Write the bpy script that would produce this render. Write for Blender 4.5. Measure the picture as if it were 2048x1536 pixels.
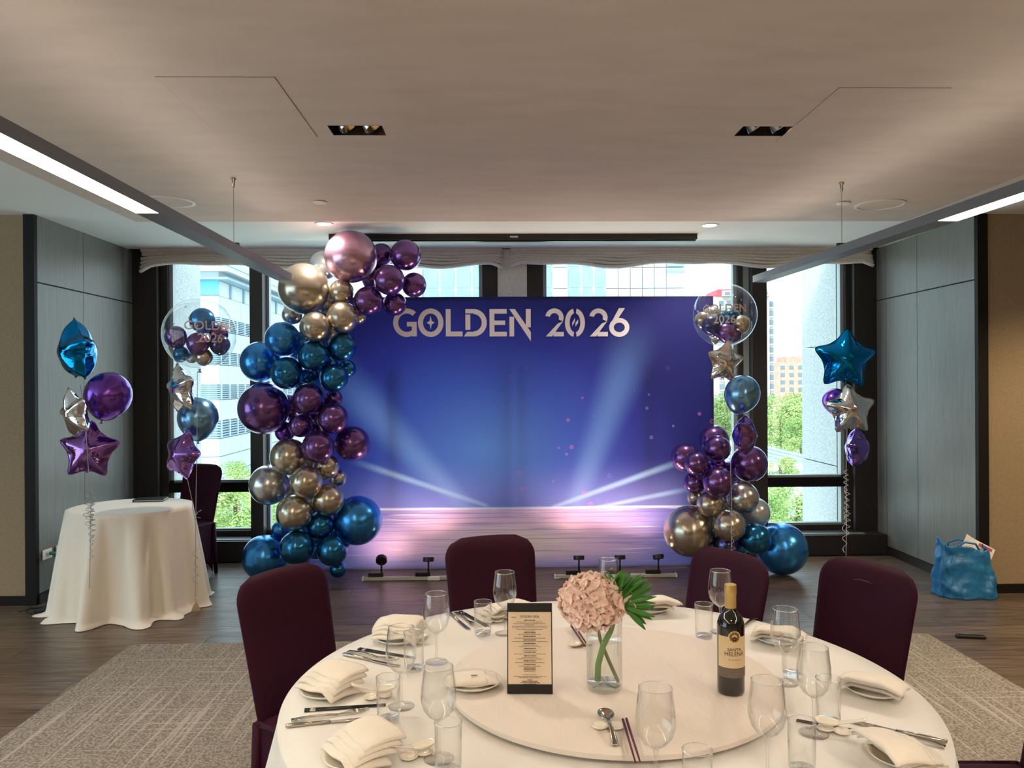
import bpy, bmesh, math, random
from mathutils import Vector, Matrix, Euler, noise
random.seed(7)
PI = math.pi
for o in list(bpy.data.objects): bpy.data.objects.remove(o)
SC = bpy.context.scene; COL = SC.collection
# ------------------------------------------------------------------ camera, sky, exposure
F = 1560.0; H = 1.64
cam_d = bpy.data.cameras.new('camera'); cam = bpy.data.objects.new('camera', cam_d); COL.objects.link(cam)
cam_d.sensor_width = 36; cam_d.lens = F / 2048 * 36; cam_d.clip_start = .05; cam_d.clip_end = 600
CR = Matrix.Rotation(math.radians(-1.36), 3, 'Z') @ Matrix.Rotation(PI/2 - math.radians(.07), 3, 'X') @ Matrix.Rotation(math.radians(-.34), 3, 'Z')
cam.matrix_world = Matrix.Translation((0, 0, H)) @ CR.to_4x4()
SC.camera = cam
SC.view_settings.view_transform = 'Standard'; SC.view_settings.look = 'None'
SC.view_settings.exposure = 1.1; SC.view_settings.gamma = 1; SC.view_settings.use_curve_mapping = False
W = bpy.data.worlds.new('sky'); SC.world = W; W.use_nodes = True
nt = W.node_tree; N = nt.nodes; L = nt.links; bg = N['Background']
tc = N.new('ShaderNodeTexCoord'); mp = N.new('ShaderNodeMapping'); mp.inputs['Scale'].default_value = (1.5, 1.5, 5)
nz = N.new('ShaderNodeTexNoise'); nz.inputs['Scale'].default_value = 2.2; nz.inputs['Detail'].default_value = 6
cr = N.new('ShaderNodeValToRGB'); cr.color_ramp.elements[0].position = .42; cr.color_ramp.elements[0].color = (.66, .86, .98, 1)
cr.color_ramp.elements[1].position = .6; cr.color_ramp.elements[1].color = (.93, .99, 1, 1)
L.new(tc.outputs['Generated'], mp.inputs['Vector']); L.new(mp.outputs[0], nz.inputs['Vector']); L.new(nz.outputs[0], cr.inputs[0]); L.new(cr.outputs[0], bg.inputs[0])
bg.inputs['Strength'].default_value = 1.5
sun_d = bpy.data.lights.new('sun', 'SUN'); sun_d.energy = 2.5; sun_d.angle = math.radians(12); sun_d.color = (1, .97, .92)
sun = bpy.data.objects.new('sun', sun_d); COL.objects.link(sun); sun.rotation_euler = (math.radians(48), 0, math.radians(-28))

# ------------------------------------------------------------------ helpers
def ray(px, py): return CR @ Vector(((px - 1024) / F, -(py - 768) / F, -1))
def at(px, py, Y=None, Z=None, X=None):
    d = ray(px, py); t = Y / d.y if Y is not None else ((Z - H) / d.z if Z is not None else X / d.x)
    return Vector((0, 0, H)) + d * t
def lin(h):
    if isinstance(h, tuple): return h
    h = h.lstrip('#'); c = [int(h[i:i+2], 16) / 255 for i in (0, 2, 4)]
    return tuple(x / 12.92 if x <= .04045 else ((x + .055) / 1.055) ** 2.4 for x in c)
MATS = {}
def mat(name, col, rough=.5, metal=0, spec=.5, var=0, vscale=(1, 1, 1), vs=8, bump=0, bs=40, bscale=(1, 1, 1), sheen=0, coat=0, emit=0, trans=0, ecol=None, sub=0, detail=4):
    m = bpy.data.materials.new(name); m.use_nodes = True; MATS[name] = m
    n = m.node_tree.nodes; l = m.node_tree.links; b = n['Principled BSDF']
    c = lin(col); b.inputs['Base Color'].default_value = (*c, 1); b.inputs['Roughness'].default_value = rough; b.inputs['Metallic'].default_value = metal
    b.inputs['Specular IOR Level'].default_value = spec; b.inputs['Coat Weight'].default_value = coat; b.inputs['Sheen Weight'].default_value = sheen
    b.inputs['Transmission Weight'].default_value = trans
    if sub: b.inputs['Subsurface Weight'].default_value = sub; b.inputs['Subsurface Radius'].default_value = (.02, .015, .01)
    if emit: b.inputs['Emission Color'].default_value = (*lin(ecol or col), 1); b.inputs['Emission Strength'].default_value = emit
    if var or bump:
        t = n.new('ShaderNodeTexCoord')
    if var:
        mp = n.new('ShaderNodeMapping'); mp.inputs['Scale'].default_value = vscale; l.new(t.outputs['Object'], mp.inputs[0])
        z = n.new('ShaderNodeTexNoise'); z.inputs['Scale'].default_value = vs; z.inputs['Detail'].default_value = detail; l.new(mp.outputs[0], z.inputs[0])
        r = n.new('ShaderNodeMapRange'); r.inputs[1].default_value = .3; r.inputs[2].default_value = .7; r.inputs[3].default_value = 1 - var; r.inputs[4].default_value = 1 + var
        l.new(z.outputs[0], r.inputs[0])
        mx = n.new('ShaderNodeVectorMath'); mx.operation = 'SCALE'; mx.inputs[0].default_value = c; l.new(r.outputs[0], mx.inputs['Scale']); l.new(mx.outputs[0], b.inputs['Base Color'])
    if bump:
        mp = n.new('ShaderNodeMapping'); mp.inputs['Scale'].default_value = bscale; l.new(t.outputs['Object'], mp.inputs[0])
        z = n.new('ShaderNodeTexNoise'); z.inputs['Scale'].default_value = bs; z.inputs['Detail'].default_value = 3; l.new(mp.outputs[0], z.inputs[0])
        bp = n.new('ShaderNodeBump'); bp.inputs['Strength'].default_value = bump; bp.inputs['Distance'].default_value = .01; l.new(z.outputs[0], bp.inputs['Height']); l.new(bp.outputs[0], b.inputs['Normal'])
    return m
def clear_mat(name, tint=(1, 1, 1), lo=.03, hi=.75, power=3.2, rough=.0, gcol=(1, 1, 1), edge=1):
    m = bpy.data.materials.new(name); m.use_nodes = True; n = m.node_tree.nodes; l = m.node_tree.links
    n.remove(n['Principled BSDF']); out = n['Material Output']
    t = n.new('ShaderNodeBsdfTransparent'); t.inputs[0].default_value = (*tint, 1)
    g = n.new('ShaderNodeBsdfGlossy'); g.inputs['Roughness'].default_value = rough; g.inputs[0].default_value = (*gcol, 1)
    w = n.new('ShaderNodeLayerWeight'); w.inputs['Blend'].default_value = .5
    p = n.new('ShaderNodeMath'); p.operation = 'POWER'; p.inputs[1].default_value = power; l.new(w.outputs['Facing'], p.inputs[0])
    r = n.new('ShaderNodeMapRange'); r.inputs[3].default_value = lo; r.inputs[4].default_value = hi; l.new(p.outputs[0], r.inputs[0])
    mx = n.new('ShaderNodeMixShader'); l.new(r.outputs[0], mx.inputs[0]); l.new(t.outputs[0], mx.inputs[1]); l.new(g.outputs[0], mx.inputs[2]); l.new(mx.outputs[0], out.inputs[0])
    if edge < 1:
        ec = n.new('ShaderNodeMix'); ec.data_type = 'RGBA'; l.new(p.outputs[0], ec.inputs[0]); ec.inputs[6].default_value = (*tint, 1); ec.inputs[7].default_value = (edge, edge, edge, 1); l.new(ec.outputs[2], t.inputs[0])
    MATS[name] = m; return m
class MB:
    def __init__(s): s.v = []; s.f = []
    def add(s, vs, fs):
        k = len(s.v); s.v += [tuple(x) for x in vs]; s.f += [tuple(i + k for i in f) for f in fs]; return s
    def box(s, x0, x1, y0, y1, z0, z1, M=None):
        vs = [Vector((x, y, z)) for z in (z0, z1) for y in (y0, y1) for x in (x0, x1)]
        if M is not None: vs = [M @ v for v in vs]
        return s.add(vs, [(0, 2, 3, 1), (4, 5, 7, 6), (0, 1, 5, 4), (2, 6, 7, 3), (0, 4, 6, 2), (1, 3, 7, 5)])
    def lathe(s, prof, n=32, M=None, cap=True):
        vs = []; fs = []
        for r, z in prof:
            for i in range(n):
                a = 2 * PI * i / n; v = Vector((r * math.cos(a), r * math.sin(a), z)); vs.append(M @ v if M is not None else v)
        for j in range(len(prof) - 1):
            for i in range(n):
                fs.append((j*n+i, j*n+(i+1) % n, (j+1)*n+(i+1) % n, (j+1)*n+i))
        if cap and prof[0][0] > 1e-6: fs.append(tuple(range(n))[::-1])
        if cap and prof[-1][0] > 1e-6: fs.append(tuple((len(prof)-1)*n+i for i in range(n)))
        return s.add(vs, fs)
    def tube(s, pts, r, n=8, cap=True):
        pts = [Vector(p) for p in pts]; vs = []; fs = []; up = None
        for k, p in enumerate(pts):
            d = (pts[min(k+1, len(pts)-1)] - pts[max(k-1, 0)]).normalized()
            if up is None: up = d.orthogonal().normalized()
            up = (up - d * up.dot(d)); up = up.normalized() if up.length > 1e-6 else d.orthogonal().normalized()
            b = d.cross(up); rr = r[k] if isinstance(r, (list, tuple)) else r
            for i in range(n):
                a = 2 * PI * i / n; vs.append(p + (up * math.cos(a) + b * math.sin(a)) * rr)
        for k in range(len(pts) - 1):
            for i in range(n): fs.append((k*n+i, k*n+(i+1) % n, (k+1)*n+(i+1) % n, (k+1)*n+i))
        if cap: fs.append(tuple(range(n))[::-1]); fs.append(tuple((len(pts)-1)*n+i for i in range(n)))
        return s.add(vs, fs)
    def grid(s, fn, nu, nv, wrap=False):
        vs = [Vector(fn(i / (nu if wrap else nu - 1), j / (nv - 1))) for j in range(nv) for i in range(nu)]; fs = []
        for j in range(nv - 1):
            for i in range(nu if wrap else nu - 1):
                a = (i + 1) % nu; fs.append((j*nu+i, j*nu+a, (j+1)*nu+a, (j+1)*nu+i))
        return s.add(vs, fs)
    def prism(s, poly, z0, z1, M=None):
        n = len(poly); vs = [Vector((x, y, z)) for z in (z0, z1) for x, y in poly]
        if M is not None: vs = [M @ v for v in vs]
        return s.add(vs, [tuple(range(n))[::-1], tuple(range(n, 2*n))] + [(i, (i+1) % n, n+(i+1) % n, n+i) for i in range(n)])
    def mesh(s, name, smooth=False):
        me = bpy.data.meshes.new(name); me.from_pydata(s.v, [], s.f); me.update()
        bm = bmesh.new(); bm.from_mesh(me); bmesh.ops.recalc_face_normals(bm, faces=bm.faces); bm.to_mesh(me); bm.free()
        if smooth: me.polygons.foreach_set('use_smooth', [True] * len(me.polygons))
        return me
def link(name, me, m=None, parent=None, loc=None, rot=None, mw=None):
    o = bpy.data.objects.new(name, me); COL.objects.link(o)
    if m is not None and len(me.materials) == 0: me.materials.append(MATS[m] if isinstance(m, str) else m)
    if parent is not None: o.parent = parent
    if loc is not None: o.location = loc
    if rot is not None: o.rotation_euler = rot
    if mw is not None: o.matrix_basis = mw
    return o
def obj(name, mb, m, parent=None, smooth=False, bevel=0, angle=None, solid=0, **k):
    o = link(name, mb.mesh(name, smooth), m, parent, **k)
    if solid: d = o.modifiers.new('solid', 'SOLIDIFY'); d.thickness = solid; d.offset = 0
    if bevel:
        d = o.modifiers.new('bevel', 'BEVEL'); d.width = bevel; d.segments = 3; d.limit_method = 'ANGLE'; d.angle_limit = math.radians(40)
        o.data.polygons.foreach_set('use_smooth', [True] * len(o.data.polygons)); w = o.modifiers.new('wn', 'WEIGHTED_NORMAL')
    if angle is not None: o.data.set_sharp_from_angle(angle=math.radians(angle))
    return o
def tag(o, label=None, cat=None, group=None, kind=None):
    if label: o['label'] = label
    if cat: o['category'] = cat
    if group: o['group'] = group
    if kind: o['kind'] = kind
    return o
def thing(name, label, cat, loc=(0, 0, 0), rotz=0, group=None, kind=None):
    o = bpy.data.objects.new(name, None); COL.objects.link(o); o.location = loc; o.rotation_euler = (0, 0, rotz); o.empty_display_size = .05
    return tag(o, label, cat, group, kind)
def struct(name, mb, m, label=None, **k):
    o = obj(name, mb, m, **k); o['kind'] = 'structure'
    if label: o['label'] = label
    return o
def copy_tree(o, parent=None):
    c = o.copy(); COL.objects.link(c)
    if parent is not None: c.parent = parent
    for ch in [x for x in o.children]: copy_tree(ch, c)
    return c
def place(proto, first, loc, rz, label, group=None, scale=None):
    o = proto if first else copy_tree(proto)
    o.location = loc; o.rotation_euler = (0, 0, rz); o['label'] = label
    if group: o['group'] = group
    if scale: o.scale = scale
    return o
def bx(*a): return MB().box(*a)
def text_mesh(s, size, align='CENTER', bold=0, depth=0):
    cu = bpy.data.curves.new('lettering', 'FONT'); cu.body = s; cu.size = size; cu.align_x = align; cu.align_y = 'CENTER'; cu.offset = bold; cu.extrude = depth; cu.resolution_u = 3
    o = bpy.data.objects.new('lettering', cu); COL.objects.link(o)
    me = bpy.data.meshes.new_from_object(o.evaluated_get(bpy.context.evaluated_depsgraph_get()))
    bpy.data.objects.remove(o); bpy.data.curves.remove(cu); return me

# ------------------------------------------------------------------ materials
mat('ceiling_beige', '#d9cdc2', .75, var=.05, vscale=(1, 3, 1), vs=2.5, bump=.08, bs=6)
mat('ceiling_white', '#eef0ee', .7)
mat('panel_wood', '#7a7974', .38, spec=.6, var=.16, vscale=(30, 30, .8), vs=4, bump=.12, bs=5, bscale=(40, 40, 1))
mat('dark_wood', '#2b2522', .45, var=.1, vscale=(20, 20, 1), vs=3)
mat('fabric_wall', '#9a876d', .85, var=.1, vs=60, bump=.3, bs=180)
mat('black_trim', '#120f0e', .6, spec=.25)
mat('mullion', '#3a3533', .45, metal=.3)
mat('frame_light', '#a9b3b5', .45, metal=.3)
mat('stone_beige', '#e8dfca', .8, var=.1, vs=70, bump=.3, bs=90)
mat('granite', '#b4bcbe', .6, var=.28, vs=55, bump=.1, bs=60)
mat('sill_wood', '#2f2a27', .4, var=.1, vscale=(1, 20, 20), vs=3)
mat('gap_brown', '#8f7f74', .8)
mat('blind', '#dccfc4', .85, var=.05, vs=30, bump=.2, bs=120)
clear_mat('window_glass', (.93, .98, .985), .02, .6, 4)
clear_mat('drink_glass', (.975, .975, .97), .07, .95, 2.2, .01, edge=.45)
clear_mat('glass_rim', (.95, .95, .95), .45, .95, 1.2, .12)
clear_mat('glass_foot', (.97, .97, .965), .03, .6, 3.5, .06, edge=.6)
clear_mat('bubble_film', (.97, .985, .985), .05, .55, 3.0, .02)
clear_mat('water', (.95, .975, .97), .03, .5, 3)
mat('carpet', '#8f877c', .95, var=.22, vs=90, bump=.5, bs=160)
mat('pendant_metal', '#7d8085', .45, metal=.5)
mat('white_plastic', '#e6e4df', .4)
mat('grey_plastic', '#b9b2a6', .5)
mat('black_plastic', '#121212', .4)
mat('black_metal', '#141312', .35, metal=.4)
mat('chrome', '#d8d8d8', .12, metal=1)
mat('steel', '#b9b3a8', .18, metal=1)
mat('gold_reflector', '#e8c890', .15, metal=1)
mat('lamp_left', '#ffe9a0', .5, emit=12, ecol=(1, .84, .58))
mat('lamp_right', '#fff3d0', .5, emit=12, ecol=(1, .88, .70))
mat('added_uplight', '#fff0d0', .5, emit=1.3, ecol=(1, .9, .78))
mat('lamp_disc', '#fff0d0', .5, emit=14, ecol=(1, .82, .55))
mat('spot_disc', '#ffe0b0', .5, emit=10, ecol=(1, .62, .3))
mat('linen', '#e3ded9', .8, var=.03, vs=5, bump=.25, bs=7, bscale=(1, 2.2, 1), sheen=.2)
mat('linen_turntable', '#e2d5c9', .75, var=.03, vs=4, bump=.8, bs=9, bscale=(2.2, .8, 1), sheen=.2)
mat('linen_side', '#f0e8dc', .8, bump=.1, bs=20, sheen=.2)
mat('napkin', '#eadfd0', .8, var=.04, vs=12, bump=.35, bs=30, sheen=.3)
mat('porcelain', '#ece3d3', .2, coat=.4)
mat('chair_cover', '#330a20', .6, spec=.15, var=.05, vs=10, bump=.05, bs=300)
mat('chop_black', '#17120f', .3)
mat('chop_red', '#5c1420', .3)
mat('bottle_glass', '#0a0a08', .06, spec=.7, coat=.6)
mat('bottle_label', '#d9bd93', .6, var=.04, vs=40)
mat('bottle_band', '#6d5c50', .6)
mat('capsule_gold', '#cfae6b', .38, metal=.6)
mat('emblem_gold', '#8a6324', .4, metal=.4)
mat('ink_brown', '#3f2318', .7)
mat('ink_grey', '#b8a79a', .6)
mat('menu_board', '#140d0b', .6)
mat('menu_paper', '#ecd2b4', .75)
mat('petal', '#ffe0d2', .6, sub=.25, var=.08, vs=25)
mat('stem_green', '#5f8a2c', .5)
mat('stem_dark', '#6b6a20', .55)
mat('leaf_green', '#3f7d26', .4, var=.15, vs=30)
mat('menu_folder', '#191a1c', .35)
mat('bag_blue', '#1f6ea5', .35, var=.12, vs=14, bump=.6, bs=26)
mat('paper_white', '#eceae8', .7)
mat('ink_red', '#c2485c', .7)
mat('ribbon_silver', '#b8b5b8', .3, metal=.6)
mat('ribbon_white', '#d6d2d0', .4)
mat('weight_gold', '#a2937c', .35, metal=.5)
for nme, c, r in (('rose', '#d9aecb', .24), ('purple', '#80589a', .22), ('violet', '#7a46b4', .22), ('gold', '#cbc0ae', .24), ('silver', '#cfcdca', .25), ('blue', '#4096e2', .25), ('teal', '#2b7cb0', .21), ('paleblue', '#7db4de', .25), ('dusk', '#50548c', .2)):
    mat('balloon_' + nme, c, r, metal=.92, coat=.3)
mat('balloon_white', '#c9d3da', .25, metal=.6, coat=.3)
for nme, c in (('blue', '#0f86cc'), ('silver', '#e9e9ec'), ('purple', '#9a70c0'), ('violet', '#8a70cc')):
    mat('foil_' + nme, c, .1, metal=1, bump=.5, bs=9)
mat('decal_pink', '#e8d2cc', .6)
mat('title_white', '#f6f0fb', .8)
mat('screen_case', '#191412', .5)
mat('spandex_seam', '#341029', .7)
mat('facade_white', '#cbd4d8', .7, var=.03, vs=2)
mat('facade_panel', '#bccacf', .6, var=.04, vs=1)
mat('facade_louvre', '#7f9cad', .5)
mat('facade_glass', '#78b2d0', .12, spec=.8, var=.15, vs=.6)
mat('facade_cyan', '#5fb4d8', .2)
mat('tower_wall', '#b8aea6', .8)
mat('tower_brick', '#b98f80', .8, var=.2, vs=1.5)
mat('tower_glass', '#66757f', .3)
mat('roof_red', '#d34a58', .7)
mat('ground_city', '#c9ccc4', .9, var=.2, vs=.3)
mat('leaves_city', '#8fab62', .8, var=.25, vs=.6)
mat('leaves_city_yellow', '#a5ba74', .8, var=.25, vs=.6)
mat('bark', '#6b5a48', .9)
mat('podium_roof', '#dfe4e2', .8)

def floor_mat():
    m = mat('floor_wood', '#5d4e45', .3, spec=.5); n = m.node_tree.nodes; l = m.node_tree.links; b = n['Principled BSDF']
    t = n.new('ShaderNodeTexCoord'); oi = n.new('ShaderNodeObjectInfo')
    ad = n.new('ShaderNodeVectorMath'); ad.operation = 'ADD'; sc = n.new('ShaderNodeVectorMath'); sc.operation = 'SCALE'; sc.inputs[0].default_value = (37, 61, 13); l.new(oi.outputs['Random'], sc.inputs['Scale'])
    l.new(t.outputs['Object'], ad.inputs[0]); l.new(sc.outputs[0], ad.inputs[1])
    mp = n.new('ShaderNodeMapping'); mp.inputs['Scale'].default_value = (1.2, 16, 1); l.new(ad.outputs[0], mp.inputs[0])
    z = n.new('ShaderNodeTexNoise'); z.inputs['Scale'].default_value = 3; z.inputs['Detail'].default_value = 8; z.inputs['Distortion'].default_value = .6; l.new(mp.outputs[0], z.inputs[0])
    r = n.new('ShaderNodeValToRGB'); e = r.color_ramp.elements; e[0].position = .3; e[0].color = (*lin('#43372f'), 1); e[1].position = .72; e[1].color = (*lin('#7c6a5d'), 1); l.new(z.outputs[0], r.inputs[0])
    mr = n.new('ShaderNodeMapRange'); mr.inputs[3].default_value = .78; mr.inputs[4].default_value = 1.15; l.new(oi.outputs['Random'], mr.inputs[0])
    mx = n.new('ShaderNodeVectorMath'); mx.operation = 'SCALE'; l.new(r.outputs[0], mx.inputs[0]); l.new(mr.outputs[0], mx.inputs['Scale']); l.new(mx.outputs[0], b.inputs['Base Color'])
    bp = n.new('ShaderNodeBump'); bp.inputs['Strength'].default_value = .25; bp.inputs['Distance'].default_value = .004; l.new(z.outputs[0], bp.inputs['Height']); l.new(bp.outputs[0], b.inputs['Normal'])
    rr = n.new('ShaderNodeMapRange'); rr.inputs[3].default_value = .42; rr.inputs[4].default_value = .24; l.new(z.outputs[0], rr.inputs[0]); l.new(rr.outputs[0], b.inputs['Roughness'])
floor_mat()
def carpet_mat():
    m = MATS['carpet']; n = m.node_tree.nodes; l = m.node_tree.links; b = n['Principled BSDF']
    t = n.new('ShaderNodeTexCoord')
    base = n.new('ShaderNodeTexVoronoi'); base.inputs['Scale'].default_value = 75; l.new(t.outputs['Object'], base.inputs[0])
    r = n.new('ShaderNodeValToRGB'); e = r.color_ramp.elements; e[0].position = .1; e[0].color = (*lin('#aaa095'), 1); e[1].position = .75; e[1].color = (*lin('#726a60'), 1); l.new(base.outputs[0], r.inputs[0])
    prev = r.outputs[0]
    for sx, sy, th in ((55, .9, .62), (.9, 55, .66)):
        mp = n.new('ShaderNodeMapping'); mp.inputs['Scale'].default_value = (sx, sy, 1); l.new(t.outputs['Object'], mp.inputs[0])
        z = n.new('ShaderNodeTexNoise'); z.inputs['Scale'].default_value = 1; z.inputs['Detail'].default_value = 1; l.new(mp.outputs[0], z.inputs[0])
        k = n.new('ShaderNodeMapRange'); k.inputs[1].default_value = th; k.inputs[2].default_value = th + .03; k.inputs[4].default_value = .6; l.new(z.outputs[0], k.inputs[0])
        mx = n.new('ShaderNodeMix'); mx.data_type = 'RGBA'; l.new(k.outputs[0], mx.inputs[0]); l.new(prev, mx.inputs[6]); mx.inputs[7].default_value = (*lin('#b9b0a4'), 1); prev = mx.outputs[2]
    l.new(prev, b.inputs['Base Color'])
carpet_mat()

# ------------------------------------------------------------------ the room
XL, XR, YF, ZW, ZB = -3.42, 3.72, 5.93, 2.92, 2.85
FX0, FX1, FY0 = -6.6, 6.6, -4.2
fl = struct('floor', bx(FX0, FX1, FY0, 7.7, -.12, -.006), 'dark_wood', 'dark wooden plank floor')
pw, pl = .19, 1.9
pmesh = {}
def plank(x0, x1, y0, y1):
    k = (round(x1 - x0, 3), round(y1 - y0, 3))
    if k not in pmesh:
        me = bx(0, k[0] - .003, 0, k[1] - .003, -.006, 0).mesh('plank'); pmesh[k] = me
    link('plank', pmesh[k], 'floor_wood', fl, loc=(x0, y0, 0))
rows = int((7.3 - 2.1) / pw)
for r in range(rows):
    y0 = 2.1 + r * pw; off = (r * .83) % pl; x = -4.6 - off
    while x < 4.9:
        plank(x, x + pl, y0, y0 + pw); x += pl
rest = MB()
rest.box(FX0, -6.5 + .0, 2.1, 5.9, -.006, -.001); rest.box(FX0, FX1, FY0, 2.097, -.006, 0)
o = obj('plank_field', rest, 'floor_wood', fl); o['kind'] = 'stuff'
struct('carpet', bx(-2.29, 2.79, -3.5, 4.97, 0, .008), 'carpet', 'grey brown woven carpet under the dining table')

# ceiling: dropped beige panel with two rectangular light slots, white surround above it
hx = [(-.771, -.515), (1.19, 1.45)]; hy = (3.67, 3.815)
cp = MB(); x0, x1, y0, y1 = -2.64, 3.13, -2.6, 5.84
cp.box(x0, x1, y0, hy[0], ZB, ZB + .05); cp.box(x0, x1, hy[1], y1, ZB, ZB + .05)
for a, b in ((x0, hx[0][0]), (hx[0][1], hx[1][0]), (hx[1][1], x1)): cp.box(a, b, hy[0], hy[1], ZB, ZB + .05)
struct('ceiling', cp, 'ceiling_beige', 'dropped beige plaster ceiling panel')
cw = MB()
cw.box(FX0, x0, FY0, 7.42, ZW, ZW + .1); cw.box(x1, FX1, FY0, 7.42, ZW, ZW + .1); cw.box(x0, x1, y1 - .02, 7.42, ZW, ZW + .1); cw.box(x0, x1, FY0, y0 + .02, ZW, ZW + .1)
cw.box(FX0, FX1, FY0, 7.7, ZW + .14, ZW + .24); cw.box(FX0, FX1, 7.40, 7.42, ZW, ZW + .14)
struct('ceiling_surround', cw, 'ceiling_white', 'white ceiling around the dropped panel')
# walls of the window alcove: panelled in grey wood
def panel_wall(name, X, sgn, joints, label):
    w = struct(name, bx(min(X, X + sgn * .12), max(X, X + sgn * .12), YF, 7.8, 0, ZW + .1), 'black_trim', label)
    rowsz = [(.075, 2.415), (2.42, ZW)]
    for a, b in zip(joints[:-1], joints[1:]):
        for z0, z1 in rowsz:
            obj('panel', bx(X - .012, X + .012, a + .003, b - .003, z0 + .003, z1 - .001 if z1 == ZW else z1 - .003), 'panel_wood', w)
    return w
panel_wall('wall_left', XL - .012, -1, [YF + .01, 6.6, 7.3, 7.5], 'grey wood panelled side wall behind the small round table')
panel_wall('wall_right', XR + .012, 1, [YF + .01, 6.76, 7.3, 7.5], 'grey wood panelled side wall behind the blue bag')
struct('baseboard_left', bx(XL - .005, XL + .012, YF, 7.3, 0, .072), 'dark_wood')
struct('baseboard_right', bx(XR - .012, XR + .005, YF, 7.3, 0, .072), 'dark_wood')
# front-facing fabric walls with dark trim
struct('trim_1', bx(-3.50, -3.42, YF - .03, YF + .012, 0, ZW), 'black_trim')
struct('trim_2', bx(3.72, 3.80, YF - .03, YF + .012, 0, ZW), 'black_trim')
struct('wall_left_front', bx(FX0, -3.50, YF - .01, YF + .1, 0, ZW + .1), 'fabric_wall', 'beige fabric wall beside the panelled alcove, outlet side')
struct('wall_right_front', bx(3.80, FX1, YF - .01, YF + .1, 0, ZW + .1), 'fabric_wall', 'beige fabric wall behind the blue bag')
struct('baseboard_left_front', bx(FX0, -3.50, YF - .024, YF - .01, 0, .07), 'black_trim')
struct('baseboard_right_front', bx(3.80, FX1, YF - .024, YF - .01, 0, .07), 'black_trim')
struct('wall_back', bx(FX0, FX1, FY0 - .12, FY0, -.1, ZW + .2), 'fabric_wall')
struct('wall_far_right', bx(FX1, FX1 + .12, FY0, YF + .1, -.1, ZW + .2), 'fabric_wall')
ww = MB()
ww.box(FX0 - .12, FX0, FY0, -3.4, -.1, ZW + .2); ww.box(FX0 - .12, FX0, 4.6, YF + .1, -.1, ZW + .2); ww.box(FX0 - .12, FX0, -3.4, 4.6, -.1, .3); ww.box(FX0 - .12, FX0, -3.4, 4.6, 2.8, ZW + .2)
for y in (-2.07, -.73, .6, 1.93, 3.27): ww.box(FX0 - .1, FX0 - .02, y - .04, y + .04, .3, 2.75)
struct('wall_far_left', ww, 'fabric_wall')
w_ = struct('window_5', bx(FX0 - .07, FX0 - .06, -3.4, 4.6, .3, 2.8), 'window_glass')
# window wall
YW = 7.62
wm = MB()
wm.box(XL, -3.19, YW - .14, YW + .1, 0, ZW + .1); wm.box(3.50, XR, YW - .14, YW + .1, 0, ZW + .1)
struct('wall_window_end', wm, 'dark_wood', 'dark wood returns at both ends of the window wall')
struct('wall_window_base', bx(XL, XR, YW - .02, YW + .12, -.1, .2), 'dark_wood')
struct('wall_window_head', bx(XL, XR, YW - .05, YW + .12, 2.86, ZW + .2), 'dark_wood')
struct('trim_3', bx(XL + .012, XR - .012, 7.28, YW - .02, 0, .187), 'sill_wood', 'long dark window ledge under the windows')
struct('trim_4', bx(XL + .2, XR - .2, 7.33, 7.36, .187, .194), 'frame_light')
struct('column_between_windows', bx(.046, .325, YW - .17, YW + .22, .19, ZW), 'stone_beige', 'beige stone column above the banner')
wins = [(-3.19, -2.25), (-2.25, -.052), (.438, 2.44), (2.54, 3.50)]
for i, (a, b) in enumerate(wins):
    a2 = a + (.07 if i in (0,) else .05); b2 = b - .05
    fr = MB()
    fr.box(a, a2, YW - .06, YW + .06, .187, 2.88); fr.box(b2, b, YW - .06, YW + .06, .187, 2.88)
    fr.box(a2, b2, YW - .06, YW + .06, .187, .235); fr.box(a2, b2, YW - .06, YW + .06, 2.82, 2.88)
    w = struct('window_%d' % (i + 1), fr, 'mullion')
    obj('mid_rail', bx(a2, b2, YW - .06, YW + .05, .607, .70), 'black_trim', w)
    rv = MB()
    rv.box(a2, a2 + .035, YW - .02, YW + .05, .25, 2.82); rv.box(b2 - .035, b2, YW - .02, YW + .05, .25, 2.82)
    rv.box(a2, b2, YW - .02, YW + .05, .235, .25); rv.box(a2, b2, YW - .02, YW + .05, .70, .72)
    obj('glazing_bead', rv, 'frame_light', w)
    obj('pane', bx(a2, b2, YW + .02, YW + .026, .25, .607), 'window_glass', w); obj('pane', bx(a2, b2, YW + .02, YW + .026, .70, 2.82), 'window_glass', w)
struct('mullion_1', bx(-2.31, -2.19, YW - .16, YW + .08, .187, 2.88), 'mullion')
struct('mullion_2', bx(-.055, .046, YW - .07, YW + .14, .187, 2.88), 'mullion'); struct('mullion_3', bx(.325, .438, YW - .07, YW + .14, .187, 2.88), 'mullion')
struct('mullion_4', bx(2.50, 2.64, YW - .16, YW + .08, .187, 2.88), 'mullion'); struct('mullion_5', bx(2.42, 2.50, YW - .05, YW + .08, .187, 2.88), 'frame_light')
# granite fins outside both ends
for nm, xa, xb in (('granite_fin_wall', -3.5, -3.14), ('granite_fin_wall', 3.44, 3.9)):
    g = thing(nm, 'speckled grey granite fin outside the %s' % ('window beside the small round table' if xa < 0 else 'window beside the blue star balloon'), 'wall', kind='structure')
    for z0, z1 in ((-2.0, .78), (.79, 2.0), (2.01, 3.4)): obj('granite_panel', bx(xa, xb, 7.75, 8.45 if xa < 0 else 8.62, z0, z1), 'granite', g)
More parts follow.
